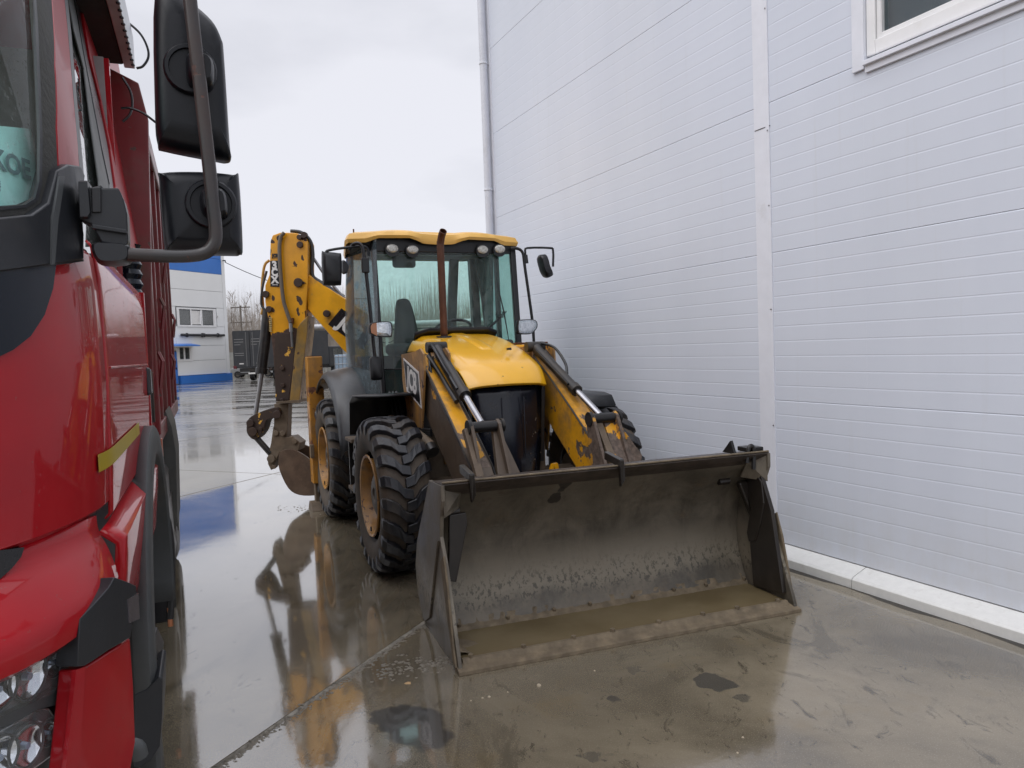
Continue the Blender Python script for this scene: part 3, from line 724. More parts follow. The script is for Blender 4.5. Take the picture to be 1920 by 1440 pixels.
# interior: seat, column, wheel, dark corner trim
s0 = M.PP(spline2([(746, 566), (752, 560), (766, 560), (774, 575), (784, 615), (792, 660), (745, 665), (744, 600)], 4), 'x', -2.05)
MB().pillow(s0, (-.12, 0, 0), [(0, .86), (.15, .97), (.5, 1), (.9, .95), (1, .8)]).build('seat_back', seat_m, jcb, smooth=60)
MB().pillow([(x, y, 1.72) for x, y in rrect(-2.1, -.50, -1.6, -.02, .08)], (0, 0, .12), [(0, .9), (.3, 1), (.8, 1), (1, .9)]).build('seat_cushion', seat_m, jcb, smooth=50)
MB().box((-2.05, -.42, 1.2), (-1.7, -.08, 1.72)).build('seat_base', cabdark, jcb, .02)
tilt = Matrix.Rotation(R(-28), 4, 'Y'); c0 = Vector((-1.55, .08, 1.96))
stw = MB().tube([c0+tilt@Vector((.19*math.cos(R(k*15)), .19*math.sin(R(k*15)), 0)) for k in range(25)], .015, 8, cap=False)
for a in (90, 210, 330): stw.tube([c0, c0+tilt@Vector((.18*math.cos(R(a)), .18*math.sin(R(a)), 0))], .012, 6)
stw.build('steering_wheel', seat_m, jcb, smooth=50)
MB().tube([c0, (-1.38, .08, 1.5), (-1.36, .08, 1.2)], [.04, .07, .10], 10).build('steering_column', cabdark, jcb, smooth=50)
MB().box((-1.50, -.28, 1.25), (-1.30, .42, 1.80)).box((-1.9, .45, 1.2), (-1.32, .66, 1.84)).build('dashboard', cabdark, jcb, .03)
c4 = M.PP([(893, 478), (925, 478), (925, 650), (916, 650), (905, 560)], 'x', -2.35)
MB().prism(c4, (-.06, 0, 0)).build('corner_trim', cabdark, jcb)
MB().box((-2.55, -.70, 1.2), (-2.45, .66, 1.72)).build('rear_panel', cabdark, jcb, .01)
MB().pillow([(-1.56, y, z) for y, z in rrect(-.50, 2.58, -.27, 2.74, .03)], (-.02, 0, 0), [(0, 1), (1, 1)]).build('sun_visor', seat_m, jcb)
MB().prism(M.PP([(887, 613), (900, 614), (898, 620), (886, 619)], 'x', -1.32), (-.004, 0, 0)).build('sticker', white_m, jcb)
# wiper
wp = [M.P(x, y, 'x', v) for x, y, v in ((905, 622, -1.275), (930, 600, -1.31), (944, 584, -1.33), (940, 560, -1.35), (933, 535, -1.39))]
mb = MB(); mb.tube([p+Vector((.03, 0, 0)) for p in wp[:3]], .006, 6); mb.tube([p+Vector((.03, .02, .0)) for p in wp[:3]], .005, 6)
wa = mb.build('wiper', frame_m, jcb)
MB().tube([M.P(932, 530, 'x', -1.36), M.P(945, 586, 'x', -1.29), M.P(954, 638, 'x', -1.24)], [.004, .008, .004], 6).build('wiper_blade', frame_m, wa)
MB().tube([M.P(938, 590, 'x', -1.28)+Vector((0, .05*math.cos(R(k*30)), .03*math.sin(R(k*30)))) for k in range(13)], .004, 5).build('wiper_spring', frame_m, wa)
# mirrors
a = M.PP([(612, 500), (611, 476), (618, 469), (660, 463), (683, 462), (690, 468), (691, 480)], 'x', -1.42)
MB().tube(spline(a, 3), .013, 8).build('mirror_arm', frame_m, jcb, smooth=50)
MB().pillow(M.PP(spline2([(605, 474), (611, 471), (636, 473), (642, 479), (642, 528), (637, 534), (612, 534), (607, 528)], 3), 'x', -1.38), (-.08, 0, 0), [(0, .72), (.25, .93), (.6, 1), (.9, 1), (1, .93)]).build('mirror', blackp, jcb, smooth=60)
MB().pillow(M.PP(spline2([(642, 488), (650, 490), (655, 500), (652, 511), (643, 511)], 3), 'x', -1.5), (-.06, 0, 0), [(0, .8), (.4, 1), (1, 1)]).build('indicator_lamp', blackp, jcb, smooth=60)
a = M.PP([(957, 466), (970, 466), (980, 474), (984, 500), (998, 600), (1001, 640), (1004, 660)], 'x', -1.42)
MB().tube(spline(a, 4), .016, 8).build('hand_rail', frame_m, jcb, smooth=50)
a = M.PP([(986, 488), (985, 472), (989, 465), (1030, 465), (1037, 470), (1037, 500)], 'x', -1.42)
MB().tube(spline(a, 3), .012, 8).build('mirror_arm', frame_m, jcb, smooth=50)
MB().tube([M.P(985, 478, 'x', -1.42), M.P(987, 494, 'x', -1.42)], .024, 8).build('arm_clamp', frame_m, jcb, smooth=40)
MB().pillow(M.PP(spline2([(1014, 480), (1020, 475), (1028, 478), (1034, 500), (1040, 514), (1034, 519), (1027, 518), (1020, 505)], 3), 'x', -1.36), (-.16, .02, 0), [(0, .7), (.2, .95), (.6, 1), (1, .9)]).build('mirror', blackp, jcb, smooth=60)
# headlamps on the cab front
for (x0, y0, x1, y1, am, fl_) in ((692, 604, 736, 631, 1, 1), (970, 599, 1008, 626, 0, -1)):
    if fl_ > 0: out_ = [(693, 612), (697, 606), (708, 604), (728, 603), (735, 608), (735, 628), (729, 632), (706, 630), (694, 624)]
    else: out_ = [(971, 604), (976, 600), (996, 599), (1006, 602), (1008, 612), (1003, 620), (994, 626), (976, 626), (971, 621)]
    P3 = M.PP(spline2(out_, 3), 'x', -1.02)
    hl = MB().pillow(P3, (-.10, 0, 0), [(0, 1), (.1, 1.04), (.5, 1.02), (1, .6)]).build('headlamp', blackp, jcb, smooth=50)
    MB().pillow([p+Vector((.004, 0, 0)) for p in P3], (.012, 0, 0), [(0, .93), (.6, .88), (1, .7)]).build('lens', clearglass, hl, smooth=60)
    MB().pillow([p+Vector((.002, 0, 0)) for p in P3], (.004, 0, 0), [(0, .90), (1, .5)]).build('reflector', reflector, hl)
    if am: MB().prism(M.PP([(695, 612), (698, 607), (706, 605), (707, 630), (696, 624)], 'x', -1.003), (.004, 0, 0)).build('indicator', amber, hl)
    mb = MB(); q = M.P(714 if am else 990, 616, 'x', -1.14); mb.tube([q, (q.x-.12, q.y*.93, q.z-.03)], .02, 8); mb.build('lamp_arm', frame_m, jcb)

# ---- fenders
fm = MB(); N = 16; prof = []
def fender_sheet(name, path, y0, y1, mat, th=.02, lip=0):
    mb = MB(); n = len(path); vs = []
    for (x, z) in path: vs += [(x, y0, z), (x, y1, z)]
    mb.add(vs, [(2*i, 2*i+1, 2*i+3, 2*i+2) for i in range(n-1)])
    o = mb.build(name, mat, jcb, smooth=40); s = o.modifiers.new('thickness', 'SOLIDIFY'); s.thickness = th; s.offset = 0; return o
arc = [(-2.42+.92*math.cos(R(a)), .70+.90*math.sin(R(a))) for a in range(10, 140, 10)]
# rear fender: shoulder rises from the cab side down and outward
mb = MB(); vs = []
for (x, z) in arc:
    for y, dz in ((-.70, .02), (-.82, .015), (-.95, .0), (-1.06, -.03), (-1.10, -.09)): vs.append((x, y, z+dz))
mb.add(vs, [(5*i+k, 5*i+k+1, 5*i+6+k, 5*i+5+k) for i in range(len(arc)-1) for k in range(4)])
o = mb.build('rear_fender', greyp, jcb, smooth=50); s = o.modifiers.new('thickness', 'SOLIDIFY'); s.thickness = .022
mb = MB(); vs = []
for (x, z) in arc:
    for y, dz in ((.70, .02), (.82, .015), (.95, .0), (1.06, -.03), (1.10, -.09)): vs.append((x, y, z+dz))
mb.add(vs, [(5*i+k, 5*i+k+1, 5*i+6+k, 5*i+5+k) for i in range(len(arc)-1) for k in range(4)])
o = mb.build('rear_fender', greyp, jcb, smooth=50); s = o.modifiers.new('thickness', 'SOLIDIFY'); s.thickness = .022
MB().prism([(x, -.70, z) for x, z in arc[2:]]+[(-3.0, -.70, .9), (-3.0, -.70, .75), (-1.55, -.70, .75)], (0, .05, 0)).build('side_panel', greyp, jcb)
fender_sheet('front_fender', [(-.42, 1.395), (-.70, 1.395), (-.84, 1.33), (-.90, 1.05)], -1.12, -.62, blackp, .018)
MB().prism([(-.42, -.62, 1.39), (-.9, -.62, 1.36), (-.92, -.62, .95), (-.6, -.62, 1.12)], (0, .02, 0)).build('fender_bracket', blackp, jcb)
fender_sheet('front_fender', [(.06, 1.22), (.0, 1.30), (-.12, 1.32), (-.5, 1.32), (-.8, 1.26)], .66, .99, blackp, .03)
# steps between the wheels
for z, x in ((.98, -.98), (.55, -.92)):
    MB().box((x-.16, -1.12, z), (x+.14, -.80, z+.03)).build('step', mud_m, jcb, .004)
mb = MB(); mb.box((-1.10, -1.10, .5), (-1.07, -1.06, 1.0)); mb.box((-.86, -1.10, .5), (-.83, -1.06, 1.0)); mb.build('step_frame', darkmet, jcb)

# ---- loader towers, arms, rams
for sgn, yo in ((-1, -.53), (1, .50)):
    y0 = yo
    # tower: two plates
    prof = [(-1.02, 1.73), (-.62, 1.75), (-.42, 1.775), (-.34, 1.73), (-.33, 1.60), (-.48, 1.10), (-.55, .80), (-.85, .80), (-.92, 1.25), (-1.02, 1.50)]
    if sgn < 0: prof = [(x+.24, z) for x, z in prof]
    ya, yb = (y0-.13, y0+.10) if sgn < 0 else (y0-.10, y0+.13)
    tower_m = worn('dirty_tower_paint', (.62, .29, .02), chip=.35, dirt=.75, dirtc=(.15, .10, .065), scale=8)
    tw = MB().prism([(x, ya, z) for x, z in prof], (0, .018, 0)).build('tower_plate', tower_m, jcb, .003)
    MB().prism([(x, yb-.018, z) for x, z in prof], (0, .018, 0)).build('tower_plate', tower_m, jcb, .003)
    if sgn < 0:
        mb = MB(); P4 = [(-.70, 1.70), (-.24, 1.585), (-.20, 1.29), (-.64, 1.42)]
        dcl = MB().prism([(x, ya-.004, z) for x, z in P4], (0, .0035, 0)).build('decal', white_m, tw)
        P5 = [(-.68, 1.68), (-.26, 1.57), (-.22, 1.315), (-.625, 1.44)]
        MB().prism([(x, ya-.006, z) for x, z in P5], (0, .0018, 0)).build('decal_field', black_decal, tw)
        text('lettering', 'JCB', .235, white_m, tw, basis((-.44, ya-.0065, 1.50), (1, 0, -.27), (0, -1, 0)), .008, .001, .80, -.1)
    # arm: box section along the profile
    top = [(-.62, 1.68), (-.42, 1.72), (-.05, 1.50), (.35, 1.24), (.80, .93), (.98, .70), (1.12, .42)]
    bot = [(1.20, .20), (1.05, .18), (.88, .40), (.62, .62), (.25, .88), (-.10, 1.12), (-.45, 1.38), (-.64, 1.52)]
    a0, a1 = (y0-.085, y0+.075)
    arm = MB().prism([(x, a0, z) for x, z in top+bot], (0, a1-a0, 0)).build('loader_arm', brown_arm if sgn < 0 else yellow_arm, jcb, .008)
    # edge flanges proud of the box, and yellow top plate
    MB().prism([(x, a0-.0+.02, z+.002) for x, z in top[1:5]]+[(x, a0+.02, z-.012) for x, z in reversed(top[1:5])], (0, a1-a0-.04, 0)).build('arm_top_plate', yellow_arm, jcb)
    mb = MB()
    for yy in (a0-.004, a1-.004): mb.tube([(x, yy+.002, z+.006) for x, z in top[1:6]], .008, 6)
    mb.build('arm_edge', darkmet, jcb)
    # boss for the arm pivot
    MB().cyl((-.42, y0-.10, 1.56), (-.42, y0+.13, 1.56), .045).build('pivot_pin', darkmet, jcb, smooth=40)
    # ram from tower top to lever
    t0 = M.P(815 if sgn < 0 else 1003, 650, 'x', -.36); t1 = M.P(907 if sgn < 0 else 1130, 800 if sgn < 0 else 784, 'x', .68)
    if sgn < 0: t0 = M.P(818, 651, 'x', -.36)
    d = (t1-t0); L_ = d.length; d.normalize()
    for q in (t0,): MB().cyl(q+Vector((0, -.085, 0)), q+Vector((0, .085, 0)), .045).build('pin_boss', darkmet, jcb, smooth=40)
    ram = MB().tube([t0+d*.03, t0+d*.62*L_], .042, 16).tube([t0+d*.60*L_, t0+d*.655*L_], .050, 16).build('ram_cylinder', darkmet, jcb, smooth=40)
    MB().tube([t0+d*.655*L_, t1-d*.04], .026, 14).build('ram_rod', chrome, ram, smooth=40)
    mb = MB()
    off = Vector((.03, .0, .07))
    mb.tube(spline([t0+Vector((.02, .05*sgn, .03)), t0+d*.15*L_+Vector((.05, .08*sgn, .07)), t0+d*.35*L_+Vector((.03, .07*sgn, .05)), t0+d*.45*L_+Vector((0, .04*sgn, .02))], 6), .012, 8)
    mb.tube([t0+d*.1*L_+Vector((0, -.045, .025)), t0+d*.6*L_+Vector((0, -.045, .025))], .010, 6)
    mb.build('ram_hose', blackp, jcb, smooth=60)
    # second, lower tube beside the ram
    MB().tube([t0+Vector((.02, -.075 if sgn < 0 else .07, -.07)), t0+d*.62*L_+Vector((0, -.06 if sgn < 0 else .06, -.06))], .020, 10).build('hydraulic_line', darkmet, jcb, smooth=50)
    hs = MB()
    for k, (dx, dz) in enumerate(((0, 0), (.03, -.05), (-.03, -.03))):
        hs.tube(spline([(-.42+dx, y0-.02*sgn+.02*k, 1.75+dz), (-.22+dx, y0+.04*sgn-.02*k, 1.62+dz), (-.12+dx, y0+.03*sgn, 1.42+dz), (-.2+dx, y0, 1.25+dz), (-.38+dx, y0+.02*k, 1.3)], 6), .011, 7)
    hs.build('hose', blackp, jcb, smooth=60)
    MB().cyl(t1+Vector((0, -.10, 0)), t1+Vector((0, .13, 0)), .040, 18).cyl(t1+Vector((0, -.125, 0)), t1+Vector((0, -.10, 0)), .055, 18).cyl(t1+Vector((0, .13, 0)), t1+Vector((0, .15, 0)), .048, 18).build('lever_pin', darkmet, jcb, smooth=40)
    # lever plates either side of the arm: down behind the bucket
    for k, dy in enumerate((-.105, .105)):
        c = t1+Vector((0, dy, 0))
        pr = [(c.x-.05, c.z+.0), (c.x-.0, c.z+.05), (c.x+.05, c.z+.02), (c.x+.26, c.z-.42), (c.x+.24, c.z-.55), (c.x+.12, c.z-.55), (c.x-.02, c.z-.30)]
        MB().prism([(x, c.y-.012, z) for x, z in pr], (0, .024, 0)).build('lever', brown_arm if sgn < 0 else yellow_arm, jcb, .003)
    c = t1+Vector((-.02, -.12 if sgn < 0 else -.04, 0))
    MB().prism([(c.x+.02, c.y-.03, c.z), (c.x+.02, c.y+.025, c.z), (c.x+.30, c.y+.025, .82), (c.x+.30, c.y-.03, .82)], (-.05, 0, -.02)).build('tipping_link', mud_m, jcb, .004)
    if sgn > 0:
        q = t1+Vector((0, .10, -.02))
        MB().prism([(q.x, q.y-.09, q.z), (q.x, q.y+.02, q.z), (q.x+.22, q.y+.10, .92), (q.x+.24, q.y+.08, .80), (q.x+.22, q.y-.10, .80)], (-.05, 0, 0)).build('lever', yellow_arm, jcb, .004)
    else:
        q = t1+Vector((0, .10, -.02))
        MB().prism([(q.x, q.y-.03, q.z), (q.x, q.y+.02, q.z), (q.x+.2, q.y+.11, .82), (q.x+.2, q.y-.08, .82)], (-.05, 0, 0)).build('lever', brown_arm, jcb, .004)
# tank-side yellow box behind the left tower, and pump/hose clutter by the front right wheel
MB().box((-1.2, .42, 1.35), (-.75, .78, 1.78)).build('battery_box', yellow, jcb, .02)
MB().box((-1.18, .43, 1.784), (-.77, .77, 1.80)).build('battery_box_lid', exh_m, jcb, .006)
MB().tube([(-.62, -.82, 1.19), (-.30, -.74, 1.10), (.02, -.66, 1.0)], [.035, .062, .05], 14).build('hydraulic_motor', mud_m, jcb, smooth=40)
MB().tube([(.0, -.67, 1.0), (.05, -.66, .96)], .058, 14).build('motor_cap', darkmet, jcb, smooth=40)
hs = MB()
for k in range(3): hs.tube(spline([(-.85, -.70-.03*k, 1.40), (-.6, -.72-.03*k, 1.22-.02*k), (-.45, -.70, 1.12), (-.1, -.62, 1.08+.02*k)], 5), .013, 7)
hs.build('hose', blackp, jcb, smooth=60)
MB().box((-.62, -.58, .42), (-.35, -.36, 1.05)).build('frame_bracket', mud_m, jcb, .01)

# ---- front bucket (its own frame: it sits slightly askew)
Bf = Frame(-.331, 3.896, -70.63)
_o = M.loc(Bf.o)
bucket = empty('front_bucket', (_o.x, _o.y, 0), Bf.rz-M.rz, jcb)
BW = 2.239
th = .022
back = [(-.50, .06), (-.555, .16), (-.60, .30), (-.61, .46), (-.57, .64), (-.47, .80), (-.33, .93), (-.275, .985)]
mb = MB()
bk = spline([(x, 0, z) for x, z in back], 4)
outp = [(p.x, p.z) for p in bk]+[(p.x-.03, p.z-.012) for p in reversed(bk)]
mb.prism([(x, .02, z) for x, z in outp], (0, BW-.04, 0)); mb.build('mouldboard', bucket_m, bucket, smooth=30)
lip_m = plain('dark_rusty_lip', (.045, .034, .028), .4, .2, .3, (.10, .075, .055), .4, nscale=12)
# top beam behind the lip
mb = MB(); mb.prism([(-.262, .0, .990), (-.275, 0, 1.003), (-.53, .0, .975), (-.56, .0, .82), (-.50, .0, .80), (-.30, 0, .95)], (0, BW, 0)); mb.build('top_beam', lip_m, bucket, .004)
MB().box((-.281, .004, .999), (-.262, BW-.004, 1.0085)).build('lip_bar', bucket_mud, bucket, .003)
# floor, foot ridge, cutting edge
mb = MB(); mb.prism([(-.02, .01, .004), (-.02, .01, .022), (-.56, .01, .04), (-.9, .01, .05), (-.9, .01, .015)], (0, BW-.02, 0)); mb.build('floor_plate', bucket_m, bucket)
mb = MB(); vs = []
N = 80; random.seed(3)
prf = [(-.475, .035), (-.487, .066), (-.50, .076), (-.522, .083), (-.538, .104), (-.57, .108)]
for i in range(N+1):
    y = .03+(BW-.06)*i/N; j = random.random()
    for k, (x, z) in enumerate(prf): vs.append((x+random.uniform(-.006, .006)+(.012 if k in (4, 3) and j > .7 else 0), y, z+random.uniform(-.004, .004)+(.010*j if k == 4 else 0)))
K = len(prf); mb.add(vs, [(i*K+k, i*K+k+1, (i+1)*K+k+1, (i+1)*K+k) for i in range(N) for k in range(K-1)])
mb.build('foot_ridge', bucket_mud, bucket, smooth=60)
mb = MB(); mb.prism([(.004, -.012, -.0), (.0, -.012, .022), (-.09, -.012, .040), (-.095, -.012, .03), (-.09, -.012, .0)], (0, BW+.024, 0)); edge = mb.build('cutting_edge', bucket_mud, bucket, .003)
mb = MB(); mb.prism([(-.060, .03, .034), (-.078, .03, .058), (-.098, .03, .058), (-.112, .03, .03), (-.060, .03, .03)], (0, BW-.06, 0)); mb.build('edge_bar', bucket_mud, bucket, .004)
for i in range(8):
    y = .10+(BW-.2)*i/7+(.02*((i*7) % 3-1))
    b_ = MB(); b_.cyl((-.088, y, .054), (-.088, y, .074), .015, 6); b_.build('edge_bolt', bucket_mud, bucket)
    MB().cyl((-.505, y+.05, .07), (-.497, y+.05, .094), .013, 6).build('ridge_bolt', bucket_mud, bucket)
# silt in the near corner
vs = []; fs = []; N = 10
for i in range(N+1):
    for j in range(N+1):
        u, v = i/N, j/N; z = .095*(1-v)*max(0, 1-1.1*abs(u-.35))*(.8+.3*math.sin(9*u+7*v))-.006*random.random()
        vs.append((-.13-.33*u, .025+.42*v*v+.1*v, .03+max(0, z)*(1-v)))
fs = [(i*(N+1)+j, i*(N+1)+j+1, (i+1)*(N+1)+j+1, (i+1)*(N+1)+j) for i in range(N) for j in range(N)]
MB().add(vs, fs).build('silt', bucket_mud, bucket, smooth=70)
# side plates
sp = [(-.262, .99), (-.262, .90), (-.31, .80), (-.335, .68), (-.25, .55), (-.14, .30), (-.05, .085), (-.03, .022), (-.06, .0), (-.85, .0), (-.97, .05), (-1.06, .20), (-1.08, .32), (-1.0, .50), (-.72, .80), (-.56, .975)]
for y0, s_ in ((-.006, 1), (BW-.016, -1)):
    pl = MB().prism([(x, y0, z) for x, z in sp], (0, .022, 0)).build('side_plate', bucket_m, bucket, .003)
    yo = y0-.014 if s_ > 0 else y0+.0225
    MB().prism([(x, yo, z) for x, z in [(-.22, .60), (-.165, .45), (-.09, .14), (-.045, .03), (-.10, .03), (-.30, .55)]], (0, .0135, 0)).build('side_cutter', bucket_mud, pl, .003)
    MB().prism([(x, yo, z) for x, z in [(-.34, .66), (-.42, .62), (-.86, .04), (-.80, .03), (-.66, .10)]], (0, .0135, 0)).build('stiffener', bucket_m, pl, .003)
    yi = .018 if s_ > 0 else BW-.03
    # dark folded clam arm on the inside
    arm_p = [(-.33, .84), (-.28, .80), (-.26, .66), (-.30, .52), (-.36, .38), (-.43, .36), (-.45, .42), (-.40, .60), (-.45, .78), (-.42, .84)]
    clam_m = plain("wet_dark_steel", (.022, .018, .015), .28, .1, .15, (.06, .05, .04), .2)
    if s_ < 0: MB().prism([(x, yi-.03, z) for x, z in arm_p], (0, .042, 0)).build('clam_arm', clam_m, bucket, .008)
    else: MB().prism(Bf.PP([(843, 966), (874, 961), (877, 984), (868, 1030), (856, 1092), (839, 1090), (842, 1030)], 'x', -.40), (-.035, 0, 0)).build('clam_arm', clam_m, bucket, .006)
    if s_ > 0: MB().cyl((-.44, .03, .80), (-.44, .14, .80), .032, 14).build('hinge_pin', clam_m, bucket, smooth=40)
# right end: dark ram housing and tube
MB().prism(Bf.PP([(1386, 906), (1402, 902), (1422, 932), (1437, 950), (1445, 985), (1428, 1002), (1410, 966), (1396, 932)], 'x', -.42), (-.05, 0, 0)).build('clam_bracket', clam_m, bucket, .012)
MB().cyl((-.47, BW-.26, .79), (-.47, BW-.18, .79), .024, 14).build('hinge_pin', clam_m, bucket, smooth=40)
MB().prism([(-.30, BW-.05, .85), (-.20, BW-.05, .62), (-.10, BW-.05, .10), (-.40, BW-.05, .06), (-.44, BW-.05, .5)], (0, .03, 0)).build('clam_side', clam_m, bucket, .004)
# corner web plates (angled) at top corners
for y0, y1 in ((.01, .13), (BW-.01, BW-.13)):
    MB().prism([(-.275, y0, .985), (-.275, y0, .80), (-.40, y1, .82), (-.33, y1, .93)], (-.012, 0, 0)).build('corner_web', bucket_m, bucket)
# lifting eye on the right end of the lip
c = Bf.PP(spline2([(1387, 856), (1390, 845), (1400, 834), (1408, 832), (1414, 838), (1416, 850), (1414, 862), (1400, 860)], 3), 'x', -.30)
c2 = Bf.PP([(1411, 846), (1411.5, 852), (1409, 854), (1406, 852), (1406, 846), (1409, 842)], 'x', -.30)
ey = MB().tube(spline([Bf.P(x, y, 'x', -.29) for x, y in ((1400, 868), (1402, 850), (1405, 838), (1411, 837), (1413, 852), (1413, 880))], 4), .014, 8).build('lifting_eye', darkmet, bucket, smooth=50)
MB().prism([(-.29, 1.98, 1.0), (-.33, 1.98, 1.085), (-.42, 1.98, 1.0)], (0, .02, 0)).build('eye_plate', darkmet, bucket)
MB().box((-.42, 2.10, 1.0), (-.30, 2.22, 1.03)).build('corner_cap', darkmet, bucket, .004)
# hooks over the lip
for px, py0, py1 in ((884, 880, 940), (1164, 868, 908)):
    a = Bf.P(px, (py0+py1)/2, 'x', -.26)
    MB().prism([(-.235, a.y-.014, 1.04), (-.235, a.y+.014, 1.04), (-.235, a.y+.018, .92), (-.26, a.y, .87), (-.235, a.y-.012, .91)], (-.03, 0, 0)).build('lip_hook', clam_m, bucket, .004)
    MB().prism([(-.24, a.y-.016, 1.045), (-.24, a.y+.016, 1.045), (-.45, a.y+.016, 1.07), (-.45, a.y-.016, 1.07)], (0, 0, -.05)).build('hook_arm', clam_m, bucket, .004)
# water standing in the bucket: a thing of its own
def waterm():
    m, nt, b = new_mat("muddy_water"); oc = ocoord(nt)
    c = mix(nt, ramp(nt, noise(nt, oc, 2.5, 4, .5), .35, .65), (.13, .098, .050), (.18, .14, .078)); lk(nt, c, b.inputs['Base Color'])
    b.inputs['Roughness'].default_value = .04; b.inputs['IOR'].default_value = 1.33
    bump(nt, b, noise(nt, oc, 12, 2), .02, .004); return m
wt = tag(Bf.empty('water'), 'shallow brown rainwater pooled inside the wide steel bucket', 'water', kind='structure')
MB().prism([(-.107, .03, .052), (-.107, BW-.03, .052), (-.50, BW-.03, .052), (-.50, .03, .052)], (0, 0, -.018)).build('water_surface', waterm(), wt)

# ---- backhoe: swung to the machine's right

HB = Frame(0, 0, -90); _a = M.o+M.X*(-3.35)+M.Y*(-1.25); HBf = Frame(_a.x, _a.y, -92)
def hb(pts, x=0.0): return [M.loc(HBf.o+HBf.X*p.x+HBf.Y*p.y+Vector((0, 0, p.z))) for p in HBf.PP(pts, 'x', x)]
def hv(x, y=0, z=0): return M.X*0 + Vector(((HBf.X*x+HBf.Y*y).dot(M.X), (HBf.X*x+HBf.Y*y).dot(M.Y), z))
BK = hv(-1)      # unit vector pointing away from the camera
boom = MB().prism(hb([(575, 512), (650, 562), (690, 590), (690, 700), (642, 655), (577, 580)], -.02), BK*.22).build('boom', yellow, jcb, .01)
dip_poly = [(508, 447), (514, 438), (527, 434), (540, 434)]
bl = []
for (px_, py_, rx_, rz_) in ((566, 484, .035, .07), (560, 562, .055, .12), (558, 585, .03, .08), (570, 446, .06, .05), (510, 560, .04, .05), (512, 580, .045, .04), (510, 452, .05, .05), (508, 470, .03, .05), (507, 600, .03, .14), (574, 600, .03, .15)):
    q_ = hb([(px_, py_)], .02)[0]; bl.append((q_.x, q_.y, q_.z, rx_*.62, rz_*.62))
dipper_m = worn("dipper_paint", (.72, .33, .010), chip=.14, dirt=.0, grad=('Z', 2.12, 1.98, .34), scale=6.5, blobs=bl)
dipo = [(507, 452), (511, 441), (525, 436), (540, 436), (556, 437), (572, 444), (577, 455), (577, 530), (575, 560), (571, 610), (558, 752), (517, 752), (512, 660), (505, 610), (497, 565), (497, 535), (505, 515)]
dip = MB().prism(hb(dipo, .02), BK*.26).build('dipper', dipper_m, jcb, .008)
# raised dark front strip of the lower dipper, and inner face plate
MB().prism(hb([(516, 632), (522, 624), (545, 626), (554, 634), (549, 690), (541, 750), (517, 750), (514, 690)], .026), BK*.010).build('dipper_face', dipper_dark, jcb, .002)
MB().prism(hb([(557, 616), (563, 606), (577, 592), (576, 622), (561, 752), (543, 752)], .03), BK*.275).build('dipper_edge', worn("grey_olive_strip", (.32, .18, .025), chip=.3, dirt=.5, dirtc=(.12, .10, .06)), jcb, .006)
MB().prism(hb([(517, 753), (560, 750), (561, 755), (518, 757)], .08), BK*.3).build('dipper_foot', mud_m, jcb)
for (x, y, r) in ((525, 447, .045), (562, 445, .04), (571, 441, .05), (563, 459, .05), (560, 530, .07), (499, 552, .055), (505, 580, .05), (508, 692, .02), (530, 690, .035), (531, 722, .035), (530, 750, .03), (613, 588, .055)):
    q = hb([(x, y)], .022)[0]; MB().cyl(q+BK*.02, q-BK*.028, r*.75, 14).build('pin', pin_m, jcb, .004, smooth=40)
q = hb([(551, 530), (560, 523), (573, 530), (560, 537)], .03); MB().prism(q, BK*.02).build('pin_plate', pin_m, jcb)
# 3CX plate
pl = MB().prism(hb([(506.5, 489), (523, 488.5), (523.5, 538), (507, 537)], .0255), BK*.004).build('decal', black_decal, jcb)
c = hb([(515, 511)], .028)[0]; zx = hb([(515, 540)], .028)[0]-hb([(515, 480)], .028)[0]
text('lettering', '3', .125, white_m, pl, basis(hb([(514.5, 498)], .028)[0], hv(0, 1), -BK), .006, .001, .95)
text('lettering', 'C', .115, white_m, pl, basis(hb([(514.8, 511)], .028)[0], hv(0, 1), -BK), .006, .001, .9)
text('lettering', 'X', .115, white_m, pl, basis(hb([(515.2, 525)], .028)[0], hv(0, 1), -BK), .006, .001, .95)
MB().prism(hb([(510, 533.5), (521, 533.5), (521, 534.5), (510, 534.5)], .028), BK*.002).build('decal_line', white_m, pl)
MB().prism(hb([(510, 475), (521, 475), (521, 484), (510, 484)], .0255), BK*.004).build('logo_plate', plain("amber_decal", (.35, .17, .02), .4), jcb)
text('lettering', 'JCB', .05, black_decal, jcb, basis(hb([(515.5, 479.5)], .028)[0], hv(0, 1), -BK), .003, .001, .9)
# boom lettering, partly behind the cab
MB().prism(hb([(615, 608), (640, 578), (700, 622), (680, 655)], -.0155), BK*.004).build('decal', black_decal, boom)
u = hb([(645, 640)], -.012)[0]-hb([(622, 604)], -.012)[0]
text('lettering', 'JCB', .21, white_m, boom, basis(hb([(656, 616)], -.0115)[0], hb([(690, 638)], -.012)[0]-hb([(627, 593)], -.012)[0], -BK), .012, .001, .9, .1)
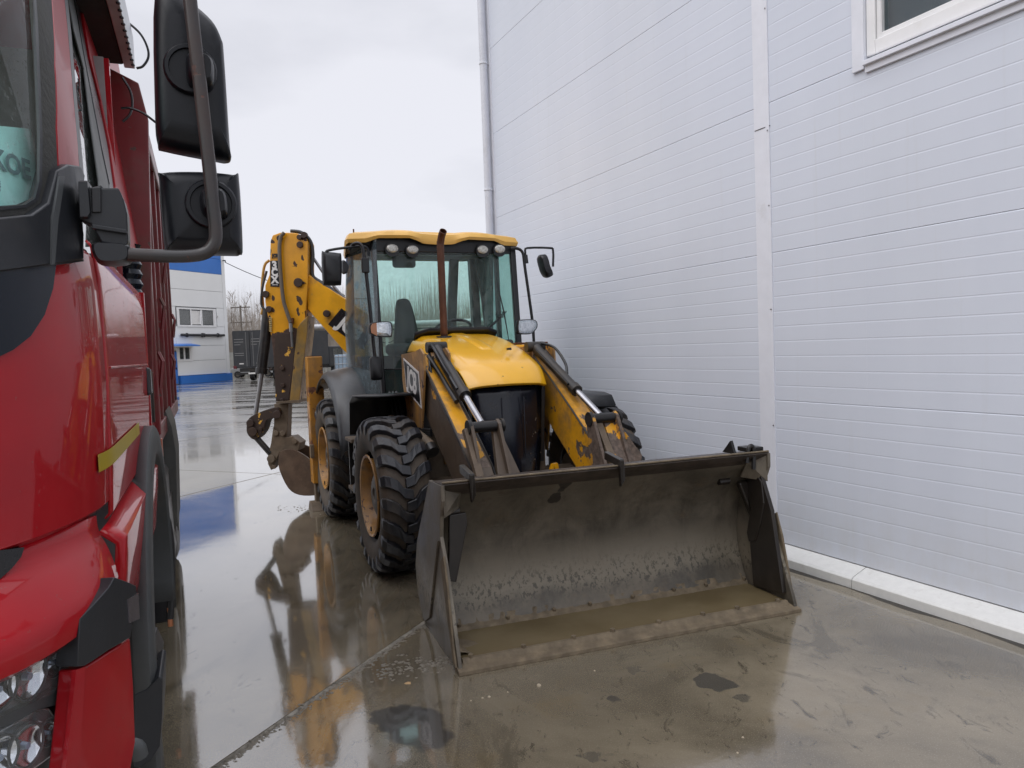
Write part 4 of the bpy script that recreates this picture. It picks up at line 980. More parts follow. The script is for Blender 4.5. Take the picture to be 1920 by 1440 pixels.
# hoses along boom and dipper
hmat = plain("hose_rubber", (.03, .03, .031), .45, 0, .2, (.08, .07, .06))
hmat2 = plain("dusty_hose", (.12, .10, .08), .6, 0, .3, (.2, .16, .12))
mb = MB(); mb.tube(spline(hb([(533, 436), (526, 446), (524, 470), (526, 510), (531, 560), (538, 585), (545, 605)], .06), 6), .022, 8); mb.build('hose', hmat2, jcb, smooth=60)
MB().prism(hb([(540, 596), (549, 596), (549, 606), (541, 606)], .07), BK*.05).build('hose_clamp', exh_m, jcb, .003)
MB().tube(hb([(545, 606), (546, 622)], .06), .022, 10).tube(hb([(546, 620), (548, 650)], .05), .012, 8).build('hose_union', steelrod, jcb, smooth=40)
for k in range(4):
    mb = MB(); mb.tube(spline(hb([(545+k*2, 433), (565+k*2, 436+k), (582-k*1.5, 452), (587-k*2, 478), (585-k*2, 505), (590-k, 522-k), (612, 538-k), (645, 562-k*2)], -.04-.05*k), 6), .020, 8); mb.build('hose', hmat, jcb, smooth=60)
mb = MB(); mb.tube(spline(hb([(505, 488), (497, 496), (493, 515), (491, 545), (493, 575), (490, 590)], -.05), 5), .016, 8); mb.build('hose', plain("yellow_pipe", (.45, .25, .05), .5), jcb, smooth=60)
mb = MB(); mb.tube(spline(hb([(500, 508), (492, 540), (490, 570), (497, 585), (494, 620), (488, 650), (484, 680), (485, 690)], -.02), 5), .014, 8); mb.build('hose', hmat, jcb, smooth=60)
MB().tube(hb([(585, 480), (612, 520), (650, 565)], -.12), .018, 8).build('hose', steelrod, jcb, smooth=60)
# bucket ram hanging down the dipper's far side
ram = MB().tube(hb([(503, 582), (491, 694)], -.06), .062, 16).build('ram_cylinder', darkmet, jcb, smooth=40)
MB().tube(hb([(491.5, 690), (490.5, 700)], -.06), .072, 16).build('ram_gland', darkmet, ram, smooth=40)
MB().tube(hb([(491, 700), (479, 778)], -.06), .028, 14).build('ram_rod', steelrod, ram, smooth=40)
for k in range(8):
    MB().cyl(*hb([(505, 596+k*3.5), (510, 597+k*3.5)], .03), .008, 6).build('spring_coil', plain("spring_steel", (.4, .3, .12), .5), jcb)
# dipper tail, tipping link and bell crank
MB().prism(hb([(514, 757), (540, 757), (538, 822), (513, 822)], -.02), BK*.16).build('dipper_tail', mud_m, jcb, .006)
MB().pillow(hb(spline2([(463, 792), (472, 780), (500, 768), (520, 764), (526, 775), (520, 782), (500, 788), (494, 806), (484, 820), (474, 824), (463, 812)], 3), .03), BK*.20, [(0, 1), (1, 1)]).build('bell_crank', dipper_dark, jcb, .006)
for x, y, r in ((470, 793, .055), (475, 809, .065), (520, 777, .06), (490, 803, .025)):
    q = hb([(x, y)], .03)[0]; MB().cyl(q, q-BK*.025, r*.8, 16).build('pin', pin_m, jcb, .004, smooth=40)
MB().tube(hb([(476, 815), (507, 850)], -.02), .035, 10).build('tipping_link', darkmet, jcb, smooth=40)
MB().prism(hb([(512, 800), (520, 812), (537, 820), (548, 818), (563, 830), (560, 845), (525, 848), (508, 882), (502, 870), (502, 855), (508, 830)], 0), BK*.22).build('bucket_hitch', mud_m, jcb, .008)
for x, y, r in ((518, 812, .04), (531, 812, .04), (553, 827, .04), (509, 860, .06), (515, 875, .03)):
    q = hb([(x, y)], .0)[0]; MB().cyl(q, q-BK*.025, r*.8, 14).build('pin', mud_m, jcb, .004, smooth=40)
# digging bucket
dgo = spline2([(526, 847), (545, 842), (565, 850), (590, 868), (604, 880), (612, 905), (606, 922), (590, 929), (560, 928), (540, 915), (524, 882), (522, 862)], 3)
digger_m = plain("dug_bucket_steel", (.10, .062, .040), .55, 0, .45, (.15, .105, .07), .35, bmp=.5, nscale=9)
side = hb(dgo, .04)
rb = empty('digging_bucket', (0, 0, 0), 0, jcb)
MB().prism(side, BK*.03).build('cheek_plate', digger_m, rb, .004)
MB().prism([p+BK*.42 for p in side], BK*.03).build('cheek_plate', digger_m, rb, .004)
mb = MB(); n = len(side); k0, k1 = int(n*.47), n+2
vs = []; idx = list(range(k0, k1))
for i in idx: vs += [side[i % n]+BK*.03, side[i % n]+BK*.42]
mb.add(vs, [(2*i, 2*i+1, 2*i+3, 2*i+2) for i in range(len(idx)-1)])
o = mb.build('bucket_shell', digger_m, rb, smooth=50); s = o.modifiers.new('thickness', 'SOLIDIFY'); s.thickness = .02
for k in range(4):
    p = side[k0 % n]+BK*(.05+.1*k); MB().cyl(p, p+Vector((0, 0, .10))+hv(0, .08), .02, 6, .008).build('tooth', digger_m, rb)
# kingpost carriage and stabiliser legs
MB().box((-3.15, -1.05, .95), (-3.0, 1.05, 1.15)).box((-3.15, -1.05, .35), (-3.0, 1.05, .5)).build('slide_frame', mud_m, jcb, .01)
MB().box((-3.4, -.75, .6), (-3.15, -.45, 1.5)).build('kingpost', yellow, jcb, .02)
for yy in (-1.09, 1.09):
    MB().box((-3.14, yy-.085, .30), (-2.96, yy+.085, 1.74)).build('stabiliser_leg', stab_m, jcb, .012)
    if yy < 0: MB().box((-3.12, yy-.07, 1.7405), (-2.98, yy+.07, 1.747)).build('leg_cap', exh_m, jcb)
    MB().box((-3.11, yy-.06, .06), (-2.99, yy+.06, .30)).build('leg_inner', mud_m, jcb, .006)
    MB().prism([(-3.2, yy-.12, .0), (-2.88, yy-.12, .0), (-2.98, yy-.12, .09), (-3.1, yy-.12, .09)], (0, .24, 0)).build('leg_foot', mud_m, jcb, .006)
    MB().box((-3.0, yy-.10, .60), (-2.93, yy-.06, .75)).build('leg_lug', mud_m, jcb, .004)
MB().prism(M.PP([(690, 1040), (692, 1040), (692, 1043), (690, 1043)], 'x', .1), (-.005, 0, 0)).build('fleck', mud_m, jcb)
#@@SPLIT2@@
# ================================================================== RED DUMP TRUCK
T = Frame(0, 0, -67.5)
truck = tag(T.empty('dump_truck'), 'red dump truck parked close by on the left with black mirrors', 'truck')
red = plain("red_truck_paint", (.40, .008, .014), .16, 0, 0, var=.06, coat=1.0, nscale=3)
redp = plain('matte_red_paint', (.33, .006, .012), .42, 0, .1, (.12, .06, .05), .08, coat=.15, spec=.3)
def redmat():
    m, nt, b = new_mat("wet_red_paint"); oc = ocoord(nt)
    n = noise(nt, oc, 3, 4); c = mix(nt, ramp(nt, n, .3, .7), (.34, .004, .010), (.42, .006, .013))
    v = nt.nodes.new("ShaderNodeTexVoronoi"); v.inputs['Scale'].default_value = 85; lk(nt, oc, v.inputs['Vector'])
    d = math_(nt, 'MULTIPLY', ramp(nt, v.outputs['Distance'], .10, .3, 1, 0), ramp(nt, noise(nt, oc, 16, 4), .60, .68))
    g = math_(nt, 'MAXIMUM', ramp(nt, noise(nt, oc, 2, 8, .7), .5, .8, 0, .18), ramp(nt, noise(nt, oc, 60, 3, .6), .68, .72, 0, .35))
    c = mix(nt, g, c, (.16, .10, .08)); lk(nt, c, b.inputs['Base Color'])
    b.inputs['Roughness'].default_value = .45; b.inputs['Specular IOR Level'].default_value = .15; b.inputs['Coat Weight'].default_value = .62; b.inputs['Coat IOR'].default_value = 1.42; b.inputs['Coat Roughness'].default_value = .03
    bn = nt.nodes.new("ShaderNodeBump"); bn.inputs['Strength'].default_value = .35; bn.inputs['Distance'].default_value = .002
    lk(nt, d, bn.inputs['Height']); lk(nt, bn.outputs[0], b.inputs['Coat Normal'])
    return m
redm = redmat()
dred = worn("faded_red_body_paint", (.17, .008, .011), chipc=(.07, .04, .035), chip=.22, dirt=.42, dirtc=(.12, .07, .055), rough=.42, coat=.25, scale=10)
tplas = plain("black_cab_plastic", (.018, .020, .024), .40, 0, .12, (.07, .065, .06), .15, bmp=.12)
gloss_dark = plain("gloss_dark_panel", (.006, .010, .018), .16, 0, 0, var=.1, spec=.3)
seal = plain("weathered_rubber_seal", (.03, .03, .028), .7, 0, .5, (.07, .07, .06), .5, bmp=1.0, nscale=6)
grey_arch = plain("grey_arch_plastic", (.065, .070, .072), .5, 0, .15, (.12, .11, .10), .1, bmp=.1)
tubem = worn("rusty_tube_paint", (.022, .019, .019), chipc=(.06, .030, .024), chip=.30, dirt=.45, dirtc=(.06, .036, .030), rough=.34, coat=.3, scale=16)
CUR = [(-3.80, -.25), (-3.0, -.25), (-2.45, -.25), (-2.22, -.252), (-2.08, -.268), (-1.95, -.302), (-1.83, -.350), (-1.72, -.415), (-1.63, -.50), (-1.565, -.62), (-1.52, -.80), (-1.49, -1.05), (-1.48, -1.5)]
CUR = [(p.x, p.y) for p in spline([(x, y, 0) for x, y in CUR], 3)]
SL = [0.0]
for i in range(1, len(CUR)): SL.append(SL[-1]+math.hypot(CUR[i][0]-CUR[i-1][0], CUR[i][1]-CUR[i-1][1]))
def cnorm(i):
    a = CUR[max(0, i-1)]; b = CUR[min(len(CUR)-1, i+1)]; dx, dy = b[0]-a[0], b[1]-a[1]; l = math.hypot(dx, dy); return (-dy/l, dx/l)
CN = [cnorm(i) for i in range(len(CUR))]
CN = [(nx, ny) if (ny > 0 or nx > 0) else (-nx, -ny) for nx, ny in CN]
def taper(z): return -.13*max(0, z-2.05)
def cpt(s, off=0.0):
    s = max(SL[0], min(SL[-1]-1e-6, s)); i = max(k for k in range(len(SL)) if SL[k] <= s); t = (s-SL[i])/(SL[i+1]-SL[i])
    x = CUR[i][0]+(CUR[i+1][0]-CUR[i][0])*t; y = CUR[i][1]+(CUR[i+1][1]-CUR[i][1])*t
    nx = CN[i][0]+(CN[i+1][0]-CN[i][0])*t; ny = CN[i][1]+(CN[i+1][1]-CN[i][1])*t
    return x+nx*off, y+ny*off
def Spt(s, z, off=0.0):
    x, y = cpt(s, off+taper(z)); return Vector((x, y, z))
def surf(px, py, off=0.0):
    """(s, z) of the cab skin seen at a pixel"""
    c, d = T.ray(px, py); z = 1.75; best = None
    for it in range(6):
        tp = off+taper(z); best = None
        for i in range(len(CUR)-1):
            ax, ay = CUR[i][0]+CN[i][0]*tp, CUR[i][1]+CN[i][1]*tp; bx, by = CUR[i+1][0]+CN[i+1][0]*tp, CUR[i+1][1]+CN[i+1][1]*tp
            ex, ey = bx-ax, by-ay; det = d.x*(-ey)+ex*d.y
            if abs(det) < 1e-9: continue
            rx, ry = ax-c.x, ay-c.y
            t = (rx*(-ey)+ex*ry)/det; u = (d.x*ry-d.y*rx)/det
            if t > 0 and -1e-4 <= u <= 1.0001 and (best is None or t < best[0]): best = (t, SL[i]+(SL[i+1]-SL[i])*u)
        if best is None:
            # beyond the back end of the side
            t = (CUR[0][1]+tp-c.y)/d.y if abs(d.y) > 1e-6 else 5; t = max(.1, min(t, 8)); best = (t, -((c.x+d.x*t)-CUR[0][0])*-1)
            s_ = (c.x+d.x*t)-CUR[0][0]; best = (t, max(-.6, min(SL[-1], s_)))
        z = c.z+d.z*best[0]
    return best[1], z
def clip(poly, s0, keep_gt):
    out_ = []
    for i in range(len(poly)):
        a, b = poly[i], poly[(i+1) % len(poly)]
        ia = (a[0] >= s0) == keep_gt or a[0] == s0; ib = (b[0] >= s0) == keep_gt or b[0] == s0
        if ia: out_.append(a)
        if ia != ib:
            t = (s0-a[0])/(b[0]-a[0]); out_.append((s0, a[1]+(b[1]-a[1])*t))
    return out_
def spanel(name, pxs, mat, par, off=0.0, th=.01, sz=None, bev=0):
    """a plate laid on the cab skin; outline from photo pixels or (s, z)"""
    poly = sz if sz else [surf(x, y, off) for x, y in pxs]
    s0 = min(p[0] for p in poly); s1 = max(p[0] for p in poly); n = max(1, int((s1-s0)/.05)); mb = MB()
    cuts = [s0+(s1-s0)*k/n for k in range(n+1)]
    for k in range(n):
        q = poly
        if k > 0: q = clip(q, cuts[k], True)
        if k < n-1: q = clip(q, cuts[k+1], False)
        qq = []
        for p in q:
            if not qq or abs(p[0]-qq[-1][0])+abs(p[1]-qq[-1][1]) > 1e-6: qq.append(p)
        if len(qq) < 3: continue
        a = [Spt(p[0], p[1], off) for p in qq]; b = [Spt(p[0], p[1], off-th) for p in qq]; m_ = len(qq)
        fs = [tuple(range(m_)), tuple(range(2*m_-1, m_-1, -1))]
        for i in range(m_):
            p, p2 = qq[i], qq[(i+1) % m_]
            inner = (abs(p[0]-p2[0]) < 1e-7) and ((k > 0 and abs(p[0]-cuts[k]) < 1e-7) or (k < n-1 and abs(p[0]-cuts[k+1]) < 1e-7))
            if not inner: fs.append((i, i+m_, (i+1) % m_+m_, (i+1) % m_))
        mb.add(a+b, fs)
    return mb.build(name, mat, par, bev, smooth=35)
def sgrid(name, s0, s1, zs, offs, mat, par, n=24, th=.02, fade=None):
    mb = MB(); vs = []; m_ = len(zs)
    for i in range(n+1):
        s = s0+(s1-s0)*i/n
        k_ = 1 if not fade else fade[0]+(1-fade[0])*min(1, (s-s0)/fade[1])**.8
        for z, o in zip(zs, offs): vs.append(Spt(s, z, o*k_))
    mb.add(vs, [(i*m_+k, i*m_+k+1, (i+1)*m_+k+1, (i+1)*m_+k) for i in range(n) for k in range(m_-1)])
    o = mb.build(name, mat, par, smooth=40, fix=False); sd = o.modifiers.new('thickness', 'SOLIDIFY'); sd.thickness = th; sd.offset = -1; return o
S_END = SL[-1]
def s_at_x(x): 
    i = min(range(len(CUR)), key=lambda k: abs(CUR[k][0]-x)); return SL[i]
sA = s_at_x(-2.2)   # where the side turns into the corner
# lower skin of the cab: door on the side, corner and front panel
cab = empty('cab', (0, 0, 0), 0, truck)
def belly(z0, z1, o0=0.0): 
    return [z0, z0+.012, z0+.10, (z0+z1)/2, z1-.10, z1-.015, z1], [-.012+o0, o0, .004+o0, .010+o0, .006+o0, -.002+o0, -.012+o0]
zs, of = belly(1.335, 2.075)
sgrid('door', 0.0, sA-.003, zs, of, redm, cab, 30, .006)
zs, of = belly(1.375, 2.04)
sgrid('corner_panel', sA+.003, S_END, zs, of, redm, cab, 30, .006)
sgrid('door_gap', sA-.03, sA+.03, [1.38, 2.05], [-.02, -.02], black_decal, cab, 3)
# door crease and handle
zc = surf(200, 597)[1]
# handle on the rear edge of the door
h0 = surf(270, 685); h1 = surf(275, 742)
hz = (surf(271, 700)[1], surf(273, 738)[1])
hb_ = MB(); x_h = -3.70; hb_.box((x_h-.035, -.252, 1.60), (x_h+.03, -.226, 1.725)); hb_.build('door_handle', tplas, cab, .012)
MB().box((x_h-.03, -.2262, 1.61), (x_h+.012, -.223, 1.715)).build('handle_recess', chrome, cab, .004)
MB().box((-3.72, -.249, 1.735), (-2.3, -.236, 1.742)).box((-3.84, -.262, 1.40), (-3.80, -.240, 2.07)).build('door_trim', redm, cab, .003)
# yellow reflective stripe
s_a = surf(186, 866, .012)[0]; s_b = surf(262, 806, .012)[0]
spanel('reflective_stripe', None, plain("yellow_reflective_tape", (.42, .31, .02), .35, 0, .05, (.3, .25, .1), .08), cab, .0110, .0012, sz=[(s_a, 1.480), (s_b, 1.480), (s_b, 1.524), (s_a, 1.524)])
# sill under the door, raised highlight edge
sgrid('sill_panel', .15, sA+.05, [.98, 1.02, 1.20, 1.285, 1.325], [.0, .012, .03, .035, -.01], redm, cab, 20)
sgrid('sill_panel', -.0, .16, [1.30, 1.31, 1.32, 1.33], [.0, .01, .01, -.01], redm, cab, 4)
# cowl: black plastic wrapping the corner below the windscreen
spanel('cowl', [(-60, 390), (0, 408), (60, 402), (92, 380), (108, 320), (128, 308), (152, 312), (160, 330), (158, 350), (148, 352), (150, 380), (156, 440), (158, 486), (100, 496), (0, 510), (-60, 520)], tplas, cab, .022, .05, bev=.004)
spanel('cowl_edge', [(100, 405), (112, 330), (122, 330), (110, 410), (103, 495), (97, 496)], plain("worn_grey_plastic", (.075, .08, .083), .5), cab, .026, .006)
# dark glossy corner panel of the front grille
spanel('grille_panel', [(-60, 510), (0, 508), (60, 500), (106, 492), (100, 540), (84, 590), (58, 630), (25, 656), (0, 668), (-60, 690)], gloss_dark, cab, .0165, .012)
spanel('cowl_gap', [(-60, 508), (0, 502), (157, 486), (157, 490), (0, 508), (-60, 514)], black_decal, cab, .017, .01)
# windscreen with seal
spanel('windshield', [(-60, -30), (62, -30), (70, 120), (76, 260), (75, 340), (68, 372), (48, 386), (0, 390), (-60, 392)], glass("truck_windshield", (.90, .98, .97), .05, .0, .4, .01, 1.30), cab, -.004, .004)
spanel('windshield_seal', [(58, -30), (104, -30), (108, 120), (112, 240), (110, 330), (100, 380), (85, 400), (60, 408), (0, 412), (-60, 414), (-60, 388), (0, 388), (46, 383), (64, 370), (73, 340), (74, 260), (68, 120)], seal, cab, .004, .008, bev=.002)
spanel('windshield_trim', [(62, -30), (66, -30), (74, 120), (80, 260), (79, 345), (72, 375), (50, 389), (0, 394), (-60, 396), (-60, 390), (0, 388), (48, 384), (66, 372), (74, 340), (75, 260), (69, 120)], tplas, cab, .007, .006)
# notice behind the glass
ntc = tag(T.empty('paper_notice'), 'pale green paper notice behind the red truck windshield', 'notice')
paper = plain("pale_green_paper", (.62, .90, .86), .8, 0, .1, (.35, .55, .52), .08, nscale=14)
spanel('notice_sheet', [(-60, 232), (0, 236), (58, 242), (72, 300), (70, 345), (58, 372), (30, 384), (0, 386), (-60, 388)], paper, ntc, -.045, .002)
s1, z1 = surf(22, 309, -.040); p1 = Spt(s1, z1, -.0435); p2 = Spt(s1+.02, z1, -.0435)
tx = (Spt(s1-.02, z1, -.04)-Spt(s1+.02, z1, -.04)); tx.z += tx.length*.03
ink = plain("grey_print", (.20, .26, .28), .8)
nn_ = Vector((-tx.y, tx.x, 0)); nn_ = nn_ if nn_.dot(T.loc(CC)-p1) > 0 else -nn_
Mx = basis(p1+nn_.normalized()*.004, tx, nn_)
text('print', 'KOE', .060, ink, ntc, Mx, .0018, .0004, 1.15)
s2, z2 = surf(-2, 345, -.040); text('print', 'E', .018, ink, ntc, basis(Spt(s2, z2, -.0435)+nn_.normalized()*.004, tx, nn_), .0006, .0004, 1)
s2, z2 = surf(-2, 354, -.040); text('print', 'S', .016, ink, ntc, basis(Spt(s2, z2, -.0435)+nn_.normalized()*.004, tx, nn_), .0006, .0004, 1)
# A pillar, side window, door frame
spanel('pillar', [(96, -40), (118, -40), (128, 60), (138, 180), (148, 300), (152, 345), (110, 345), (106, 240), (103, 120)], redp, cab, .006, .016, bev=.004)
spanel('window_rubber', [(118, -40), (124, -40), (134, 60), (144, 180), (156, 310), (160, 380), (152, 380), (148, 300), (138, 180), (128, 60)], tplas, cab, .002, .008)

# black/grey window channel and red door frame behind it: a swept frame in the tapered side plane
def sidepoly(name, pxs, mat, d, th):
    """polygon on the leaning side plane (y = -.25 + taper - d)"""
    P3 = []
    for x, y in pxs:
        c, r_ = T.ray(x, y); z = 2.3
        for it in range(8):
            yy = -.25+taper(z)-d; t = (yy-c.y)/r_.y; z = c.z+r_.z*t
        P3.append(Vector((c.x+r_.x*t, yy, z)))
    return MB().prism(P3, (0, -th, 0)).build(name, mat, cab, .003)
P3 = []
for x, y in [(118, -60), (150, 10), (180, 130), (206, 250), (224, 350), (224, 475), (158, 475), (150, 300), (138, 120)]:
    c, r_ = T.ray(x, y); z = 2.3; yy = -.26
    for it in range(8):
        t = (yy-c.y)/r_.y; z = c.z+r_.z*t; xx = c.x+r_.x*t; yy = -.25+taper(z)-.006-.034*max(0, min(1.1, (xx+3.7)/1.3))
    P3.append(Vector((xx, yy, z)))
MB().prism(P3, (0, -.005, 0)).build('side_window', glass("truck_side_glass", (.75, .82, .81), .25, .35, .3), cab)
sidepoly('window_channel', [(118, -60), (146, -60), (150, 30), (160, 110), (176, 190), (196, 280), (210, 345), (214, 460), (195, 460), (186, 340), (172, 240), (158, 130), (140, 60)], plain("grey_channel", (.07, .075, .072), .5), .008, .006)
sidepoly('window_gasket', [(128, -60), (152, -60), (156, 30), (172, 110), (190, 190), (208, 280), (220, 350), (224, 460), (212, 460), (206, 345), (192, 280), (175, 190), (160, 110), (146, 30)], black_decal, .004, .010)
sidepoly('door_frame', [(146, -60), (190, -60), (205, 30), (224, 130), (240, 230), (252, 330), (258, 420), (262, 480), (222, 480), (218, 350), (208, 280), (190, 190), (170, 110), (156, 30)], redp, -.006, .06)
# roof and hidden sides of the cab
MB().prism([(-3.78, -.45, 3.1), (-1.9, -.60, 3.05), (-1.9, -2.5, 3.05), (-3.78, -2.6, 3.1)], (0, 0, .18)).build('cab_roof', redm, cab, .03)
MB().box((-3.80, -2.75, 1.2), (-3.76, -.32, 3.1)).build('cab_rear_wall', redm, cab)
MB().box((-3.755, -2.70, 1.3), (-3.745, -.34, 3.1)).build('rear_trim', plain('pale_cab_lining', (.30, .31, .31), .8), cab)
MB().box((-3.74, -2.76, 1.3), (-1.9, -2.72, 2.1)).build('far_door', redm, cab)
MB().box((-3.6, -2.5, 1.3), (-1.9, -.6, 1.5)).box((-3.5, -.9, 1.5), (-3.2, -.5, 2.4)).build('cab_interior', cabdark, cab)
# flared bumper top
sF = s_at_x(-2.10)
sgrid('bumper_lip', sF, S_END, [1.374, 1.345, 1.318, 1.300, 1.285, 1.240, 1.215, 1.180, 1.165], [-.045, -.040, -.020, .01, .030, .075, .088, .082, .055], redm, truck, 30, .015, fade=(.30, .40))
spanel('grille_opening', [(-60, 1030), (0, 1032), (46, 1026), (40, 1044), (22, 1066), (0, 1086), (-60, 1120)], black_decal, truck, -.002, .02)
# headlamps
lampback = plain("lamp_housing_black", (.012, .012, .014), .3)
sgrid('lamp_housing', s_at_x(-1.98), S_END, [.70, .95, 1.165], [-.04, -.03, -.02], lampback, truck, 20)
hl_glass = glass("headlamp_glass", (.97, .98, .99), .05, .03, .3)
chromy = plain("headlamp_reflector", (.50, .52, .54), .14, .7, 0, var=.25, nscale=9)
for (q, cz) in (([(-60, 1258), (0, 1235), (40, 1214), (80, 1192), (104, 1188), (122, 1204), (128, 1235), (120, 1275), (100, 1300), (60, 1318), (0, 1345), (-60, 1370)], 0), ([(-60, 1385), (0, 1368), (40, 1348), (70, 1330), (92, 1328), (106, 1348), (108, 1385), (96, 1420), (60, 1446), (0, 1474), (-60, 1500)], 1)):
    hp = spanel('headlamp', q, chromy, truck, .005, .03, bev=.004)
    spanel('lens', q, hl_glass, hp, .030, .004)
    bowls = ((-8, 1292, .040), (48, 1268, .046), (96, 1242, .030)) if not cz else ((-6, 1420, .040), (44, 1398, .042), (84, 1374, .026))
    for x_, y_, rad in bowls:
        s_, z_ = surf(x_, y_, .012); n_ = (Spt(s_, z_, .03)-Spt(s_, z_, .01)).normalized(); c0_ = Spt(s_, z_, .018)
        bw = MB(); a_ = Vector((0, 0, 1)); t_ = n_.cross(a_).normalized(); K_ = 20; rings = [(0, 1.0), (-.004, .92), (-.010, .70), (-.013, .40), (-.0135, .12)]
        vs = [c0_+n_*h_+(t_*math.cos(2*math.pi*k/K_)+a_*math.sin(2*math.pi*k/K_))*rad*q_ for h_, q_ in rings for k in range(K_)]
        bw.add(vs, [(j*K_+k, j*K_+(k+1) % K_, (j+1)*K_+(k+1) % K_, (j+1)*K_+k) for j in range(len(rings)-1) for k in range(K_)])
        bw.build('reflector_bowl', plain("mirror_reflector", (.85, .86, .88), .06, 1, 0, var=.03), hp, smooth=60)
        MB().tube([c0_+n_*h_*.01+Vector((0, 0, 0)) for h_ in (-.8, .5)], [rad*.22, rad*.16], 10).build('bulb', plain("bulb_glass", (.35, .42, .55), .08, .3, coat=1), hp, smooth=60)
        MB().tube([c0_+n_*.001+(t_*math.cos(2*math.pi*k/K_)+a_*math.sin(2*math.pi*k/K_))*rad*1.04 for k in range(K_+1)], .003, 6).build('bezel', greyp, hp, smooth=60)
spanel('lamp_bar', [(-60, 1365), (0, 1345), (60, 1318), (110, 1288), (118, 1290), (106, 1322), (70, 1330), (40, 1348), (0, 1366), (-60, 1388)], grey_arch, truck, .025, .03)
# black corner bracket and red lower bumper corner
spanel('bumper_bracket', [(150, 1160), (205, 1100), (215, 1082), (232, 1088), (256, 1098), (258, 1130), (250, 1165), (245, 1195), (205, 1218), (160, 1248), (146, 1250)], tplas, truck, .085, .05, bev=.006)
spanel('side_marker', [(240, 1124), (260, 1112), (262, 1160), (243, 1168)], plain("marker_lens", (.10, .09, .10), .1, coat=1), truck, .0875, .004)
spanel('bumper_corner', [(143, 1256), (160, 1250), (205, 1222), (244, 1196), (250, 1280), (254, 1390), (240, 1470), (120, 1470), (130, 1380)], redm, truck, .075, .04, bev=.006)
spanel('bumper_edge', [(143, 1256), (160, 1250), (148, 1470), (120, 1470), (130, 1380)], redm, truck, .082, .01)
# step at the bottom
MB().tube(spline(T.PP([(215, 1440), (235, 1405), (255, 1400), (262, 1420)], 'x', -2.2), 4), .022, 8).build('bumper_tube', grey_arch, truck, smooth=50)
def tpoly(name, pxs, ax, v, vec, mat, par=truck, bev=.004): return MB().prism(T.PP(pxs, ax, v), vec).build(name, mat, par, bev)
tpoly('step_well', [(252, 1302), (275, 1292), (298, 1268), (305, 1272), (304, 1340), (300, 1400), (285, 1425), (262, 1440), (250, 1440)], 'x', -2.62, (-.25, 0, 0), tplas)
tpoly('step_tread', [(256, 1240), (285, 1230), (300, 1262), (275, 1290), (256, 1296)], 'x', -2.75, (-.3, 0, 0), black_decal)
# wheel arch
aw = MB(); vs = []; cx, cz_ = -3.42, .66
N = 26
for i in range(N+1):
    a = R(-25+215*i/N); ca, sa = math.cos(a), math.sin(a)
    for r_, y in ((.80, -.262), (.80, -.215), (.785, -.205), (.70, -.20), (.685, -.21), (.66, -.45), (.66, -.6)):
        vs.append((cx+r_*ca, y, cz_+r_*sa*1.03))
aw.add(vs, [(i*7+k, i*7+k+1, (i+1)*7+k+1, (i+1)*7+k) for i in range(N) for k in range(6)])
o = aw.build('wheel_arch', grey_arch, truck, smooth=45); sd = o.modifiers.new('thickness', 'SOLIDIFY'); sd.thickness = .012
def truck_wheel(x, y):
    wv = empty('wheel', (x, y, .53), 0, truck)
    prof = [(-.15, .28), (-.15, .45), (-.13, .50), (-.10, .525), (.10, .525), (.13, .50), (.15, .45), (.15, .28)]
    MB().lathe(prof, (0, 0, 0), 'y', 36).build('tyre', rubber, wv, smooth=35)
    tr = MB()
    for k in range(36):
        a = 2*math.pi*k/36
        for yy0, yy1, sh in ((-.11, -.02, 0), (.02, .11, .08)):
            vs = [(r_*math.cos(a+sh+w_), y_, r_*math.sin(a+sh+w_)) for r_ in (.52, .54) for y_, w_ in ((yy0, -.06), (yy1, -.06), (yy1, .06), (yy0, .06))]
            tr.add(vs, [(3,2,1,0),(4,5,6,7),(0,1,5,4),(1,2,6,5),(2,3,7,6),(3,0,4,7)])
    tr.build('tread', rubber, wv)
    MB().lathe([(.14, .285), (.12, .27), (.02, .26), (.0, .15), (.08, .13), (.09, .0)], (0, 0, 0), 'y', 28).build('rim', hub_m, wv, smooth=35)
for x in (-3.42, -5.9, -7.15):
    truck_wheel(x, -.44); truck_wheel(x, -2.55)
# mud flaps, tank and fender parts behind the cab
MB().box((-4.35, -.42, .36), (-4.31, -.225, 1.15)).build('mud_flap', black_decal, truck, .004)
tpoly('rear_mudguard', [(297, 800), (310, 770), (322, 800), (330, 850), (333, 985), (322, 1000), (316, 900), (303, 860)], 'x', -5.2, (-.6, 0, 0), plain("dirty_mudguard", (.06, .06, .055), .6, 0, .5, (.13, .12, .10), .2))
tpoly('fuel_tank', [(300, 960), (312, 960), (318, 1040), (325, 1060), (318, 1120), (300, 1120)], 'x', -4.45, (-.7, 0, 0), darkmet)
MB().box((-4.5, -.30, 1.22), (-4.44, -.235, 1.33)).build('side_lamp', plain("orange_marker", (.35, .09, .04), .3), truck, .006)
MB().box((-5.1, -.45, .75), (-4.55, -.24, 1.12)).build('air_tank', tplas, truck, .04)
MB().tube(spline([(-4.2, -.30, 1.15), (-4.25, -.22, .9), (-4.3, -.22, .6), (-4.3, -.24, .38)], 5), .018, 8).tube(spline([(-4.3, -.30, 1.1), (-4.4, -.23, .8), (-4.35, -.23, .42)], 5), .02, 8).build('hose', hmat, truck, smooth=50)
MB().tube([(-4.3, -.24, .44), (-4.3, -.24, .34)], .014, 8).build('hose_end', plain("copper_end", (.5, .2, .1), .3, .8), truck)
# chassis
MB().box((-7.6, -2.2, .8), (-1.9, -.85, 1.05)).build('chassis', darkmet, truck)
